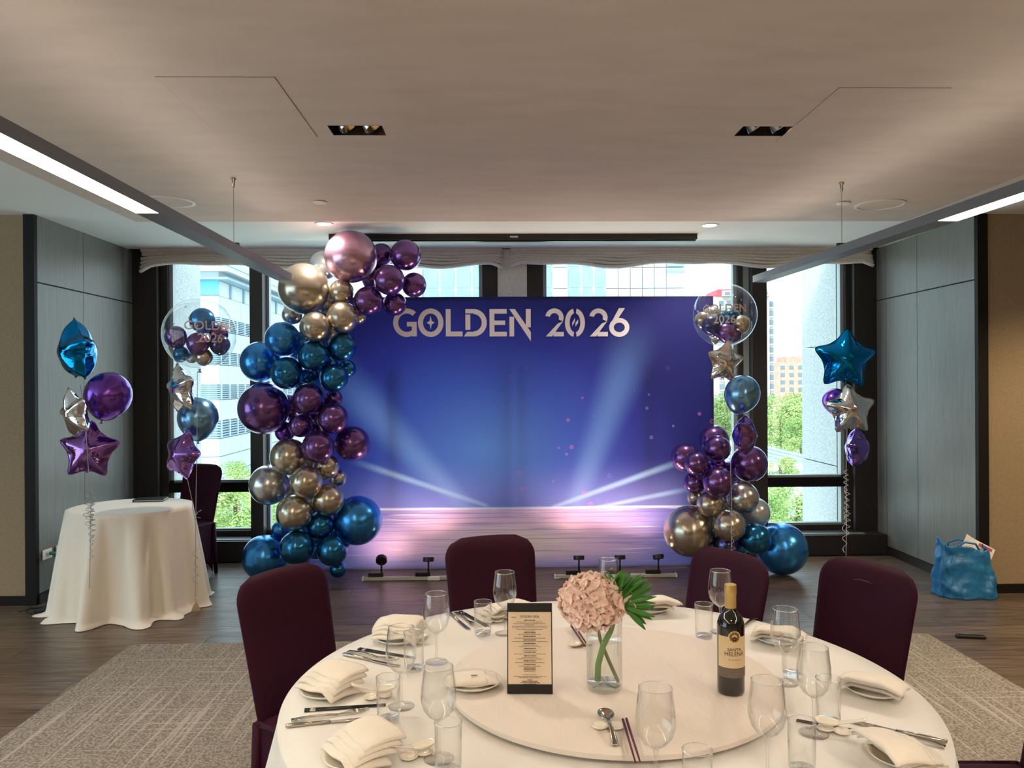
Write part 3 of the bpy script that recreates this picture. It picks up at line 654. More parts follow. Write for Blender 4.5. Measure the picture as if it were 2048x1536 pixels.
G2 = [
 (1428.5, 880, 30, 'purple', 6.60, 'purple balloon highest at the back of the short garland'),
 (1435, 897, 26.5, 'purple', 6.40, 'purple balloon in front of the highest one on the short garland'),
 (1370, 915, 28.5, 'purple', 6.48, 'purple balloon sticking out farthest over the banner on the short garland'),
 (1393, 927, 24, 'purple', 6.34, 'smaller purple balloon in front, next to the outermost one on the short garland'),
 (1498, 927, 37, 'purple', 6.56, 'largest purple balloon of the short garland, over the window frame'),
 (1389, 966, 22, 'purple', 6.50, 'small purple balloon low on the banner side of the short garland'),
 (1436, 964.5, 31, 'purple', 6.34, 'purple balloon lowest in front on the short garland'),
 (1436, 930, 16, 'violet', 6.55, 'small violet balloon filling the dark centre of the short garland'),
 (1390, 995, 16, 'gold', 6.60, 'tiny gold balloon behind, at the banner on the short garland'),
 (1420, 1009, 26.5, 'gold', 6.40, 'gold balloon between the lowest purple one and the big gold one'),
 (1485, 995.5, 32.5, 'silver', 6.44, 'silver balloon on the window side of the short garland'),
 (1510, 1025, 30, 'white', 6.66, 'translucent white balloon behind the silver one at the window'),
 (1379, 1062, 51.5, 'gold', 6.46, 'biggest gold balloon in front of the banner, low on the short garland'),
 (1459, 1051, 32, 'gold', 6.28, 'gold balloon in the centre in front on the short garland'),
 (1510, 1077, 31.5, 'teal', 6.38, 'dark blue balloon in front of the biggest blue one'),
 (1453, 1090, 26, 'dusk', 6.42, 'dark indigo balloon just above the third chair back'),
 (1411, 945, 24, 'purple', 6.70, 'mostly hidden purple balloon in the middle of the short garland'),
 (1463, 945, 25, 'purple', 6.68, 'mostly hidden purple balloon next to the largest purple one'),
 (1452, 1010, 26, 'gold', 6.70, 'mostly hidden gold balloon behind the centre of the short garland'),
 (1424, 1048, 25, 'gold', 6.70, 'mostly hidden gold balloon beside the biggest gold one'),
 (1490, 1050, 26, 'silver', 6.66, 'mostly hidden silver balloon behind the translucent white one'),
 (1480, 1092, 26, 'teal', 6.66, 'mostly hidden teal balloon beside the dark indigo one'),
 (1563, 1101, 52, 'blue', 6.56, 'biggest bright blue balloon resting on the floor by the window ledge'),
]
def relax(G):
    P = []
    for g in G:
        d = ray(g[0], g[1]); P.append([d / d.y, g[4], g[2]])
    O = Vector((0, 0, H))
    for it in range(300):
        moved = False
        for i in range(len(P)):
            for j in range(i):
                a, b = P[i], P[j]; ra, rb = a[2] / F * a[1], b[2] / F * b[1]
                v = (O + a[0] * a[1]) - (O + b[0] * b[1]); ds = v.length; need = .955 * (ra + rb)
                if ds < need:
                    lat2 = v.x ** 2 + v.z ** 2
                    if lat2 < need ** 2:
                        s = 1 if a[1] >= b[1] else -1; k = (need - ds) * .3 + .002
                        a[1] += s * k; b[1] -= s * k; moved = True
        for a in P:
            r = a[2] / F * a[1]; x = a[0].x * a[1]
            back = (6.86 - r) if (-1.72 - r < x < 2.0 + r) else 7.2 - r
            a[1] = min(max(a[1], 5.95), back)
        if not moved: break
    out = []
    for a in P:
        r = a[2] / F * a[1]; p = O + a[0] * a[1]
        if p.z - r < .002: p.z = r + .002
        out.append((p, r))
    return out
for G, grp in ((G1, 'chrome balloons of the tall garland'), (G2, 'chrome balloons of the short garland')):
    res = relax(G)
    for i, (g, (p, r)) in enumerate(zip(G, res)):
        # the knot points back into the garland's core
        ctr = Vector((0, 0, 0)); n_ = 0
        for (q, rq) in res:
            if (q - p).length < .5: ctr += q; n_ += 1
        ctr /= n_; ax = (p - (ctr + Vector((0, .12, 0))))
        if ax.length < .02: ax = Vector((0, -1, 0))
        ax = (ax.normalized() + Vector((0, -.8, 0))).normalized()
        balloon(p, r, g[3], g[5], ax, group=grp)

# foil stars
def star_mesh(R=1, T=.3, inner=.6, tips=5):
    m = MB(); n = tips * 24; nr = 13; k = 2 * PI / tips
    P = []
    for q in range(2 * tips): rr = (1 if q % 2 == 0 else inner); a = q * k / 2; P.append((rr * math.cos(a), rr * math.sin(a)))
    def rb(th):
        a = ((th % k) / k); a = min(a, 1 - a) * 2; h = k / 2; vx, vy = inner * math.cos(h), inner * math.sin(h); ang = a * h
        r = vy / (math.cos(ang) * vy - math.sin(ang) * (vx - 1))
        return r * (1 - .09 * math.exp(-(a / .10) ** 2)) * (1 + .05 * math.exp(-((1 - a) / .25) ** 2)) * (1 - .03 * math.sin(PI * a))
    def dist(x, y):
        tot = 0
        for q in range(2 * tips):
            ax, ay = P[q]; bx_, by = P[(q + 1) % (2 * tips)]; dx, dy = bx_ - ax, by - ay; u = max(0, min(1, ((x - ax) * dx + (y - ay) * dy) / (dx * dx + dy * dy)))
            d = math.hypot(x - ax - u * dx, y - ay - u * dy); tot += math.exp(-16 * d)
        return max(0, -math.log(tot) / 16)
    d0 = dist(0, 0)
    for side in (1, -1):
        def fn(u, v):
            th = 2 * PI * u; rho = 1 - (1 - v) ** 1.5; r = rb(th) * rho; x, y = r * math.cos(th), r * math.sin(th)
            h = 0 if v >= 1 else T / R * min(1, (dist(x, y) + .035 * (1 - rho)) / d0) ** .55 * (1 - rho ** 9)
            wr = .012 * math.sin(th * 35 + 2 * math.sin(th * 3)) * rho ** 4 * (1 - rho) * 5
            return (R * r * math.cos(th + PI / 2), -side * R * (h + wr), R * r * math.sin(th + PI / 2))
        m.grid(fn, n, nr, wrap=True)
    return m
def star(name, px, py, Y, r_px, colour, label, yaw=0, pitch=0, roll=0, T=.38, inner=.59):
    p = at(px, py, Y=Y); R = r_px / F * Y
    me = star_mesh(R, R * T, inner).mesh(name, True)
    o = link(name, me, 'foil_' + colour, loc=p, rot=(Euler((pitch, roll, yaw), 'XYZ')))
    o.rotation_mode = 'XYZ'; tag(o, label, 'balloon', 'foil star balloons')
    # flat welded rim and filling tail
    rim = MB(); n = 120
    k = star_mesh(R, 0, inner); vs = [Vector(v) for v in k.v[120 * 12:120 * 13]]
    rim.add([v for v in vs] + [v * 1.045 for v in vs] , [(i, (i + 1) % n, n + (i + 1) % n, n + i) for i in range(n)])
    obj('welded_rim', rim, 'foil_' + colour, o, solid=.0015)
    obj('filling_tail', bx(-.012, .012, -.002, .002, -R * .70, -R * .52), 'foil_' + colour, o)
    return o
def latex(px, py, Y, r_px, colour, label, tilt=(0, 0, 1), squash=1.08):
    p = at(px, py, Y=Y); return balloon(p, r_px / F * Y, colour, label, tilt, 'latex_balloon', 'loose latex balloons of the bouquets', True, squash)
def ribbon(name, pts, label, m='ribbon_silver', r=.0022, curls=None, grp='balloon ribbons'):
    t = thing(name, label, 'ribbon', pts[-1], group=grp); b0 = Vector(pts[-1])
    sm = []
    for i in range(len(pts) - 1):
        for k in range(8): sm.append(Vector(pts[i]).lerp(Vector(pts[i + 1]), k / 8) - b0)
    sm.append(Vector(pts[-1]) - b0)
    obj('string', MB().tube(sm, r, 6), m, t, smooth=True)
    for (p, ln, rad, turns, seed) in (curls or []):
        cp_ = []
        for i in range(turns * 12 + 1):
            a = i / 12 * 2 * PI; f = i / (turns * 12); cp_.append(Vector(p) - b0 + Vector((rad * math.cos(a + seed) * (.6 + .4 * math.sin(f * 9 + seed)), rad * math.sin(a + seed), -ln * f)))
        obj('curled_end', MB().tube(cp_, r * .9, 5), m, t, smooth=True)
    return t
def weight(loc, label):
    t = thing('balloon_weight', label, 'weight', loc)
    m = MB(); m.lathe([(.04, 0), (.04, .005), (.007, .068), (.0, .072)], 3); obj('pyramid', m, 'weight_gold', t, bevel=.004)
    obj('eyelet', MB().tube([(.008 * math.cos(a / 10 * 2 * PI), 0, .078 + .008 * math.sin(a / 10 * 2 * PI)) for a in range(11)], .0018, 6), 'ribbon_silver', t, smooth=True)
# bouquet before the small round table
Y1 = 5.36
star('foil_star_balloon', 155, 702, Y1 + .08, 70, 'blue', 'blue foil star balloon turned edge-on above the small round table', yaw=math.radians(-48), pitch=.1, roll=.05, T=.5, inner=.66)
latex(216, 791, Y1 + .1, 44, 'violet', 'violet latex balloon beside the edge-on blue star', (.25, 0, 1), 1.06)
star('foil_star_balloon', 150, 826, Y1 - .15, 56, 'silver', 'silver foil star balloon in front of the violet balloon', yaw=math.radians(-38), pitch=.15, roll=-.22)
star('foil_star_balloon', 179, 901, Y1 + .02, 63, 'purple', 'purple foil star balloon lowest of the bouquet by the small round table', yaw=.1, roll=.05, pitch=-.12)
wp = at(180, 1254, Z=0)
def S(px, py, Y): return at(px, py, Y=Y)
ribbon('balloon_ribbon', [S(161, 770, Y1), S(172, 860, Y1 - .17), S(178, 960, Y1 - .13), S(182, 1010, Y1 - .1), S(180, 1120, Y1 - .06), Vector((wp.x, wp.y - .02, .1))], 'silver ribbons with curls hanging past the small round table', 'ribbon_silver', curls=[(S(180, 985, Y1 - .1), .22, .03, 6, 0), (S(184, 1000, Y1 - .12), .28, .022, 8, 2), (S(182, 1030, Y1 - .1), .30, .016, 7, 4), (S(179, 1000, Y1 - .1), .12, .04, 3, 1)])
weight((wp.x, wp.y - .02, 0), 'small pyramid weight under the ribbon before the white tablecloth')
# bubble balloons with small balloons inside
def bubble(px, py, Y, r_px, label, minis, tang):
    p = at(px, py, Y=Y); R = r_px / F * Y
    o = tag(link('bubble_balloon', MB().lathe([(max(1e-5, math.cos(a)) * R, math.sin(a) * R) for a in [-PI / 2 + PI * i / 32 for i in range(33)]], 48, cap=False).mesh('bubble_balloon', True), 'bubble_film', loc=p), label, 'balloon')
    obj('neck_tie', MB().lathe([(.012, -R * .99), (.006, -R * 1.04), (.018, -R * 1.09), (.0, -R * 1.1)], 12), 'ribbon_silver', o, smooth=True)
    view = (Vector((0, 0, H)) - p); yaw = math.atan2(view.x, -view.y)
    for s, zc, sz in (('GOLDEN', .12, .35), ('2026', -.22, .35)):
        me = text_mesh(s, sz * R, bold=.0012)
        for v in me.vertices:
            x, y = v.co.x / R + tang[0], v.co.y / R + zc + tang[1]
            lon = x; lat = y
            v.co = Vector((math.sin(lon) * math.cos(lat), -math.cos(lon) * math.cos(lat), math.sin(lat))) * R * 1.004
        link('printed_lettering', me, 'decal_pink', o, rot=(0, 0, yaw))
    for k in range(7):
        lon = random.uniform(-1, 1); lat = random.uniform(.1, .9)
        c = Vector((math.sin(lon) * math.cos(lat), -math.cos(lon) * math.cos(lat), math.sin(lat))) * R * 1.004
        m = MB(); q = c.to_track_quat('Z', 'Y').to_matrix().to_4x4(); M_ = Matrix.Translation(c) @ q
        m.prism([(x * .7, y * .7) for x, y in spark(0, 0, .016, .016)[0]], 0, .0006, M_); obj('printed_sparkle', m, 'decal_pink', o)
    for (mx, my, mr, dy, colr, lb) in minis:
        q = at(mx, my, Y=Y + dy); rr = mr / F * (Y + dy); v = q - p
        if v.length > R - rr - .006: v = v.normalized() * (R - rr - .006)
        balloon(p + v, rr, colr, lb, (random.uniform(-.6, .6), .2, 1), 'mini_balloon', 'small balloons inside the clear bubbles', False)
    return o
Y2 = 5.68
bubble(399, 668, Y2, 70, 'clear bubble balloon printed GOLDEN 2026 in front of the louvred building', [
 (352, 674, 22, -.02, 'purple', 'small purple balloon inside the bubble, closest to the dark window edge'),
 (405, 641, 25, .04, 'blue', 'small blue balloon floating at the top inside the bubble near the small round table'),
 (396, 687, 22, -.09, 'purple', 'small purple balloon in the middle inside the bubble near the small round table'),
 (362, 709, 16, -.04, 'teal', 'small teal balloon at the bottom inside the bubble near the small round table'),
 (408, 714, 17, -.03, 'gold', 'small gold balloon lowest inside the bubble near the small round table'),
 (441, 690, 20, -.03, 'dusk', 'small dark blue balloon under the digits inside the bubble near the round table'),
 (437, 668, 19, .09, 'purple', 'small purple balloon behind the printed letters of the bubble near the round table'),
 (383, 712, 14, .08, 'silver', 'small silver balloon at the back inside the bubble near the small round table')], (.30, .05))
star('foil_star_balloon', 362, 778, Y2 - .1, 56, 'silver', 'silver foil star balloon hanging under the bubble near the small round table', yaw=math.radians(-42), pitch=.1, roll=-.1)
latex(396, 836, Y2 + .12, 39, 'paleblue', 'light blue latex balloon below the silver star at the window', (.0, 0, 1), 1.08)
star('foil_star_balloon', 365, 909, Y2 - .05, 54, 'purple', 'purple foil star balloon turned sideways above the chair by the window', yaw=math.radians(-30), pitch=-.1, roll=.25, T=.45, inner=.64)
wp2 = at(391, 1222, Z=0)
ribbon('balloon_ribbon', [S(395, 742, Y2), S(394, 870, Y2 - .12), S(392, 1000, Y2 - .06), S(391, 1120, Y2), Vector((wp2.x, wp2.y, .1))], 'thin silver ribbon hanging beside the white tablecloth to the pyramid weight', 'ribbon_silver', curls=[(S(391, 1100, Y2), .25, .022, 4, 1), (S(395, 1020, Y2), .06, .03, 1, 0)])
ribbon('balloon_ribbon', [S(374, 955, Y2 - .06), S(384, 1000, Y2 - .04), S(390, 1040, Y2 - .02)], 'short slanting ribbon below the sideways purple star', 'ribbon_silver')
weight((wp2.x, wp2.y, 0), 'small golden pyramid weight on the floor beside the white tablecloth')
# bouquet by the banner
Y3 = 6.1
bubble(1449, 630, Y3, 63.5, 'clear bubble balloon printed GOLDEN 2026 at the banner corner', [
 (1404, 641, 17, 0, 'gold', 'small gold balloon inside the bubble at the banner corner, banner side'),
 (1424, 632, 19, .06, 'silver', 'small silver balloon behind the print of the bubble at the banner corner'),
 (1417, 655, 19, -.08, 'dusk', 'small dark blue balloon at the front inside the bubble at the banner corner'),
 (1461, 636, 20, .03, 'teal', 'small teal balloon behind the letters inside the bubble at the banner corner'),
 (1452, 666, 19, -.08, 'purple', 'small purple balloon at the bottom inside the bubble at the banner corner'),
 (1482, 648, 18, -.02, 'gold', 'small gold balloon inside the bubble at the banner corner, window side'),
 (1470, 678, 16, .02, 'purple', 'small purple balloon lowest inside the bubble at the banner corner'),
 (1427, 682, 12, .02, 'silver', 'tiny silver balloon lowest inside the bubble at the banner corner')], (.0, .0))
star('foil_star_balloon', 1450, 724, Y3 - .2, 48, 'silver', 'silver foil star balloon hanging under the bubble at the banner corner', yaw=.35, roll=.12, pitch=.1)
latex(1484, 788, Y3 + .02, 35, 'paleblue', 'light blue latex balloon at the banner corner', (.3, 0, 1), 1.1)
star('foil_star_balloon', 1489, 871, Y3 - .14, 48, 'purple', 'dark purple foil star balloon edge-on above the short garland', yaw=math.radians(62), roll=.35, T=.5, inner=.64)
ribbon('balloon_ribbon', [S(1447, 695, Y3), S(1448, 760, Y3), S(1459, 868, Y3), S(1463, 1000, Y3 - .12), S(1463, 1095, Y3 - .12)] + [Vector((S(1463, 1095, Y3 - .12).x, Y3 - .1, .1))], 'thin white ribbon hanging in front of the short garland', 'ribbon_white', .0016, curls=[(S(1466, 1060, Y3 - .13), .2, .018, 4, 1)])
weight((S(1463, 1095, Y3 - .12).x, Y3 - .1, 0), 'small pyramid weight on the floor behind the third chair')
# bouquet by the window end
Y4 = 6.75
star('foil_star_balloon', 1690, 719, Y4, 67, 'blue', 'large blue foil star balloon at the dark window end', yaw=-.12, roll=.06, pitch=.05)
latex(1670, 802, Y4 + .2, 26, 'violet', 'lavender balloon half hidden behind the silver star at the window end', (0, 0, 1), 1.0)
star('foil_star_balloon', 1700, 820, Y4 - .08, 56, 'silver', 'silver foil star balloon under the large blue star', yaw=-.05, roll=-.05, pitch=-.1)
star('foil_star_balloon', 1714, 896, Y4 + .1, 46, 'violet', 'violet foil star balloon edge-on, lowest at the window end', yaw=math.radians(46), roll=-.1, T=.5, inner=.66)
q = S(1692, 1100, Y4)
ribbon('balloon_ribbon', [S(1693, 775, Y4), S(1694, 870, Y4 - .1), S(1692, 950, Y4), S(1693, 1050, Y4), Vector((q.x, Y4, .1))], 'white curled ribbons hanging at the dark window end', 'ribbon_white', curls=[(S(1692, 940, Y4), .45, .02, 10, 0), (S(1695, 980, Y4), .4, .026, 7, 2), (S(1690, 1040, Y4), .28, .03, 3, 4)])
weight((q.x, Y4, 0), 'small pyramid weight on the floor behind the last chair')

# ------------------------------------------------------------------ chairs
def chair_proto():
    t = thing('banquet_chair', 'x', 'chair', group='purple covered banquet chairs')
    # local: faces -Y (seat towards -Y), back at y=0
    Hh = .922
    def back(side):
        def fn(u, v):
            z = .43 + (Hh - .43) * v
            k = (z - .43) / (Hh - .43); hw = .196 + .022 * k
            if z > Hh - .085:
                dz = (z - (Hh - .085)) / .085; hw -= .085 * (1 - math.sqrt(max(0, 1 - dz * dz)))
            x = (2 * u - 1) * hw; y = .11 * k + .018 * (1 - (x / .22) ** 2) * (.6 + .4 * k)
            e = 1 - abs(2 * u - 1) ** 6; ez = 1 - v ** 14
            th = .026 * min(e, 1) * (ez ** .5) + .004
            zz = z + .012 * (1 - (x / .22) ** 2) * v
            return (x, y + side * th, zz)
        return fn
    m = MB(); m.grid(back(-1), 25, 28); m.grid(back(1), 25, 28)
    a = 25 * 28
    n = len(m.v) // 2; f = []
    for j in range(27): f += [(j*25, (j+1)*25, n + (j+1)*25, n + j*25), (j*25 + 24, n + j*25 + 24, n + (j+1)*25 + 24, (j+1)*25 + 24)]
    for i in range(24): f += [(27*25 + i, 27*25 + i + 1, n + 27*25 + i + 1, n + 27*25 + i)]
    m.f += f
    obj('backrest_cover', m, 'chair_cover', t, smooth=True)
    def seat(u, v):
        x = (2 * u - 1); y = (2 * v - 1); ex = abs(x) ** 5; ey = abs(y) ** 5
        return (x * .212, -.215 + y * .225, .462 + .014 * (1 - x * x) * (1 - y * y) - .03 * max(ex, ey))
    m = MB(); m.grid(seat, 21, 21)
    obj('seat_cover', m, 'chair_cover', t, smooth=True, solid=.006)
    # skirt: side, front and back cloths with an arched hem stretched to the feet
    def side(P0, P1, name):
        m = MB()
        def fn(u, v):
            p = Vector(P0).lerp(Vector(P1), u); c = (2 * u - 1); hem = .11 * (1 - abs(c) ** 3.2) ** .8 if abs(c) < 1 else 0
            z = .452 + (hem + .012 - .452) * v; out = .018 * v * abs(c)
            nrm = Vector((P1[1] - P0[1], -(P1[0] - P0[0]), 0)).normalized()
            return (p.x + nrm.x * (-out + .02 * v * (1 - abs(c)) * -.4), p.y + nrm.y * (-out), z)
        m.grid(fn, 25, 12); obj(name, m, 'chair_cover', t, smooth=True, solid=.004)
    c4 = [(-.205, -.43), (.205, -.43), (.205, .0), (-.205, .0)]
    for i in range(4):
        a_, b_ = c4[i], c4[(i + 1) % 4]; side((*a_, 0), (*b_, 0), 'skirt_panel')
    for (x, y) in c4:
        obj('leg', MB().tube([(x * .98, y, .44), (x * 1.03, y + (.02 if y > -.2 else -.015), .0)], [.02, .015], 12), 'chair_cover', t, smooth=True)
    return t
ch0 = chair_proto()
TCX, TCY, TR = .309, 2.296, .914
def chair_at(first, x, y, rz, label): return place(ch0, first, (x, y, 0), rz, label)
def face(x, y): return math.atan2(y - TCY, x - TCX) - PI / 2   # back away from the table centre
chairs = [(-.725, 2.946, math.radians(55), 'purple covered chair nearest the pale carpet, between garland and left place setting'), (.01, 3.50, math.radians(17), 'purple covered chair in front of the banner, between the floor light rails'),
 (.885, 3.17, math.radians(-61), 'purple covered chair behind the wine bottle, below the short garland'), (1.353, 2.945, math.radians(-63), 'purple covered chair with a slot in its back, near the blue bag')]
for i, (x, y, r, lb) in enumerate(chairs):
    o = chair_at(i == 0, x, y, face(x, y) if r is None else r, lb)
    if i == 3: obj('handle_slot', MB().tube([(-.045, .078, .862), (-.02, .082, .866), (.02, .082, .866), (.045, .078, .862)], [.001, .004, .004, .001], 8), 'spandex_seam', o, smooth=True)
p = at(402, 1138, Z=0); chair_at(False, p.x - .02, 6.93, math.radians(-22), 'purple covered chair by the window behind the small round table')
chair_at(False, 1.62, 2.19, math.radians(-92), 'purple covered chair cut off at the lower right picture corner')

# ------------------------------------------------------------------ small round table
def skirt_cloth(R, Ht, flare, folds, seed, nth=240, nz=40, amp=.05, puddle=.05, floorz=.004, sharp=False):
    m = MB()
    def prof(th, t):
        f = math.sin(folds * th + seed) + .6 * math.sin((folds * .63 // 1 + 2) * th + seed * 2.3) + .4 * math.sin((folds * 1.7 // 1) * th + seed * .7)
        if sharp: f = 1.5 * math.copysign(abs(f / 1.6) ** .7, f)
        r = R + flare * t + amp * t ** (.75 if sharp else 1.1) * f * .5
        z = Ht - (Ht - floorz) * min(1, t * 1.04) ** .98
        if t > .93: r += puddle * (t - .93) / .07 * (.5 + .5 * math.sin(3 * th + seed * 3)); z += .012 * math.sin((t - .93) / .07 * PI) * (1 + math.sin(7 * th))
        return r, max(floorz, z)
    def fn(u, v):
        th = 2 * PI * u
        if v < .25:
            k = v / .25; return (R * k * math.cos(th), R * k * math.sin(th), Ht + .0)
        t = (v - .25) / .75; r, z = prof(th, t)
        if t < .06: k = t / .06; z = Ht - (Ht - prof(th, .06)[1]) * k ** 1.6
        return (r * math.cos(th), r * math.sin(th), z)
    m.grid(fn, nth, nz, wrap=True); return m
sp = at(262, 1012, Z=.745)
t = thing('cocktail_table', 'small round side table hidden under a floor-length cloth by the panelled wall', 'table', (sp.x, sp.y, 0))
obj('table_top', MB().lathe([(.39, .70), (.405, .705), (.405, .735), (.40, .74)], 40), 'dark_wood', t); obj('pedestal', MB().lathe([(.22, .0), (.22, .015), (.04, .05), (.035, .70)], 24), 'black_metal', t, smooth=True, angle=30)
tag(obj('tablecloth', skirt_cloth(.425, .745, .07, 11, 1.3, amp=.125, puddle=.08, sharp=True), 'linen_side', smooth=True, loc=(sp.x, sp.y, 0)), 'cream floor-length cloth draped over the small round side table', 'tablecloth')
p = at(302, 1000, Z=.75)
t = thing('menu_folder', 'black leather bill folder lying on the small round table', 'folder', (p.x, p.y, .747), .15)
obj('back_cover', bx(-.11, .11, -.075, .075, 0, .006), 'menu_folder', t, bevel=.002); obj('front_cover', MB().box(-.11, .11, -.075, .075, .011, .017), 'menu_folder', t, bevel=.002); obj('inner_pages', bx(-.105, .108, -.07, .07, .006, .011), 'paper_white', t); obj('spine', bx(-.114, -.108, -.075, .075, 0, .017), 'menu_folder', t, bevel=.002)

# outlets and adaptor at the panelled wall
for i, (px, py, lb) in enumerate(((117, 1124, 'white wall outlet with a green plug, low on the panelled wall'), (128, 1117, 'white wall outlet half hidden by the tablecloth'))):
    p = at(px, py, X=XL + .01); yy = 6.02 if i == 0 else 6.20; zz = p.z if i == 0 else p.z
    t = thing('wall_outlet', lb, 'outlet', (XL + .012, yy, .36))
    obj('cover_plate', bx(0, .008, -.06, .06, -.037, .037), 'white_plastic', t, bevel=.003); obj('socket', bx(.008, .011, -.03, .0, -.018, .018), 'grey_plastic', t)
    for s in (-.02, -.010): obj('slot', bx(.011, .0115, s - .001, s + .001, -.006, .006), 'black_plastic', t)
    if i == 0:
        pl_ = tag(obj('power_plug', MB().lathe([(.014, 0), (.014, .03), (.006, .04)], 12, Matrix.Translation((.0115, .025, 0)) @ Matrix.Rotation(PI / 2, 4, 'Y')), mat('plug_green', '#2f7a66', .5), smooth=True, loc=(XL + .012, yy, .36)), 'green plug pushed into the wall outlet', 'plug')
p = at(100, 1213, Z=0); 
t = thing('power_adapter', 'black power adapter with coiled cable on the floor beside the tablecloth', 'adapter', (-3.27, 5.72, 0))
obj('brick', bx(-.05, .05, -.025, .025, 0, .03), 'black_plastic', t, bevel=.004)
obj('cable', MB().tube([(-.05 - .1 * math.sin(a * .35), -.07 * math.cos(a * .55) + .03, .006 + .0005 * a) for a in range(24)], .004, 6), 'black_plastic', t, smooth=True)

# blue bag by the right wall
bp = at(1918, 1196, Z=0)
t = thing('shopping_bag', 'blue crinkled woven plastic bag standing by the fabric wall', 'bag', (bp.x + .09, bp.y + .08, 0), -.1)
def bagf(u, v):
    th = 2 * PI * u; ca, sa = math.cos(th), math.sin(th); e = .55
    cx = math.copysign(abs(ca) ** e, ca); sy = math.copysign(abs(sa) ** e, sa)
    w = .215 - .035 * v - .02 * v * v; d = .14 - .06 * v
    nzv = noise.noise(Vector((cx * 2.2, sy * 2.2, v * 4))) * .025 + noise.noise(Vector((cx * 7, sy * 7, v * 11))) * .01
    h = .40 + .03 * math.cos(th * 2) - .05 * (cx > 0) * cx * v + .02 * math.sin(3 * th)
    return ((w + nzv) * cx - .015 * v, (d + nzv) * sy, max(.002, h * v))
m = MB(); m.grid(bagf, 90, 30, wrap=True); m.add([(0, 0, .004)], []); k = len(m.v) - 1
m.f += [(i, (i + 1) % 90, k) for i in range(90)]
obj('bag_body', m, 'bag_blue', t, smooth=True, solid=.003)
for s in (-1, 1): obj('handle', MB().tube([(-.09, s * .07, .33), (-.085, s * .075, .385), (-.02, s * .06, .415), (.06, s * .05, .40), (.09, s * .06, .34)], .008, 8), 'bag_blue', t, smooth=True)
pp = thing('paper_sheet', 'white printed paper sticking out of the blue bag', 'paper', (bp.x + .15, bp.y + .07, .25), -.15)
M_ = Matrix.Rotation(.55, 4, 'Y') @ Matrix.Rotation(-.35, 4, 'X')
obj('sheet', MB().grid(lambda u, v: M_ @ Vector((-.13 + .23 * u, -.02 + .01 * math.sin(u * 5), .0 + .17 * v)), 10, 8), 'paper_white', pp, solid=.002)
obj('red_print', MB().grid(lambda u, v: M_ @ Vector((-.02 + .10 * u, -.0225 + .01 * math.sin((.48 + .43 * u) * 5), .135 + .025 * v)), 6, 3), 'ink_red', pp)
p = at(1941, 1276, Z=0)
t = thing('remote_control', 'black remote control lying on the dark wooden floor', 'remote', (p.x, p.y, 0), -.2)
obj('body', bx(-.085, .085, -.022, .022, 0, .02), 'black_plastic', t, bevel=.005)
for k in range(6): obj('button', bx(-.07 + k * .022, -.058 + k * .022, -.008, .008, .02, .022), 'grey_plastic' if 0 else 'menu_folder', t)

# ------------------------------------------------------------------ dining table
TZ, LZ = .742, .774
t = thing('banquet_table', 'large round banquet table hidden under the white cloth', 'table', (TCX, TCY, 0))
obj('table_top', MB().lathe([(.88, .70), (.895, .703), (.895, .733), (.89, .737)], 64), 'dark_wood', t)
for k in range(4): a = PI / 4 + k * PI / 2; obj('leg', MB().tube([(.6 * math.cos(a), .6 * math.sin(a), 0), (.55 * math.cos(a), .55 * math.sin(a), .70)], .02, 10), 'black_metal', t, smooth=True)
tag(obj('dining_tablecloth', skirt_cloth(.912, TZ, .05, 14, .4, nth=320, nz=36, amp=.03, puddle=0, floorz=.49), 'linen', smooth=True, loc=(TCX, TCY, 0)), 'white cloth covering the large round banquet table', 'tablecloth')
t = thing('lazy_susan', 'round cloth-covered turntable in the middle of the banquet table', 'turntable', (.345, 2.29, TZ))
obj('turntable_disc', MB().lathe([(.02, .012), (.475, .012), (.481, .016), (.482, .028), (.476, .0315), (.0, .0315)], 96), 'linen_turntable', t, smooth=True, angle=50)
obj('swivel_base', MB().lathe([(.14, .001), (.14, .011)], 40), 'steel', t)

# tableware prototypes
def wine_glass():
    t = thing('wine_glass', 'x', 'glass', group='wine glasses on the banquet table')
    obj('foot', MB().lathe([(.0, .001), (.036, .001), (.037, .003), (.03, .005), (.008, .010), (.0045, .016)], 36, cap=False), 'glass_foot', t, smooth=True)
    obj('stem', MB().lathe([(.0045, .016), (.0035, .035), (.0035, .07), (.005, .088), (.010, .096)], 20, cap=False), 'drink_glass', t, smooth=True)
    pr = [(.004, .092), (.012, .096), (.026, .106), (.037, .122), (.0425, .143), (.0428, .158), (.041, .178), (.038, .20), (.0352, .222)]
    obj('bowl', MB().lathe(pr, 40, cap=False), 'drink_glass', t, smooth=True)
    obj('rim', MB().tube([(.0352 * math.cos(2 * PI * i / 40), .0352 * math.sin(2 * PI * i / 40), .222) for i in range(41)], .0009, 6), 'glass_rim', t, smooth=True)
    return t
def tumbler():
    t = thing('water_glass', 'x', 'glass', group='water tumblers on the banquet table')
    obj('wall', MB().lathe([(.0295, .012), (.0305, .03), (.0318, .12)], 40, cap=False), 'drink_glass', t, smooth=True)
    obj('thick_base', MB().lathe([(.0, .001), (.027, .001), (.029, .004), (.0292, .012), (.0, .0135)], 40), 'tumbler_base', t, smooth=True, angle=50)
    obj('rim', MB().tube([(.0318 * math.cos(2 * PI * i / 40), .0318 * math.sin(2 * PI * i / 40), .12) for i in range(41)], .0009, 6), 'glass_rim', t, smooth=True)
    return t
clear_mat('tumbler_base', (.9, .9, .88), .12, .8, 1.6, .03)
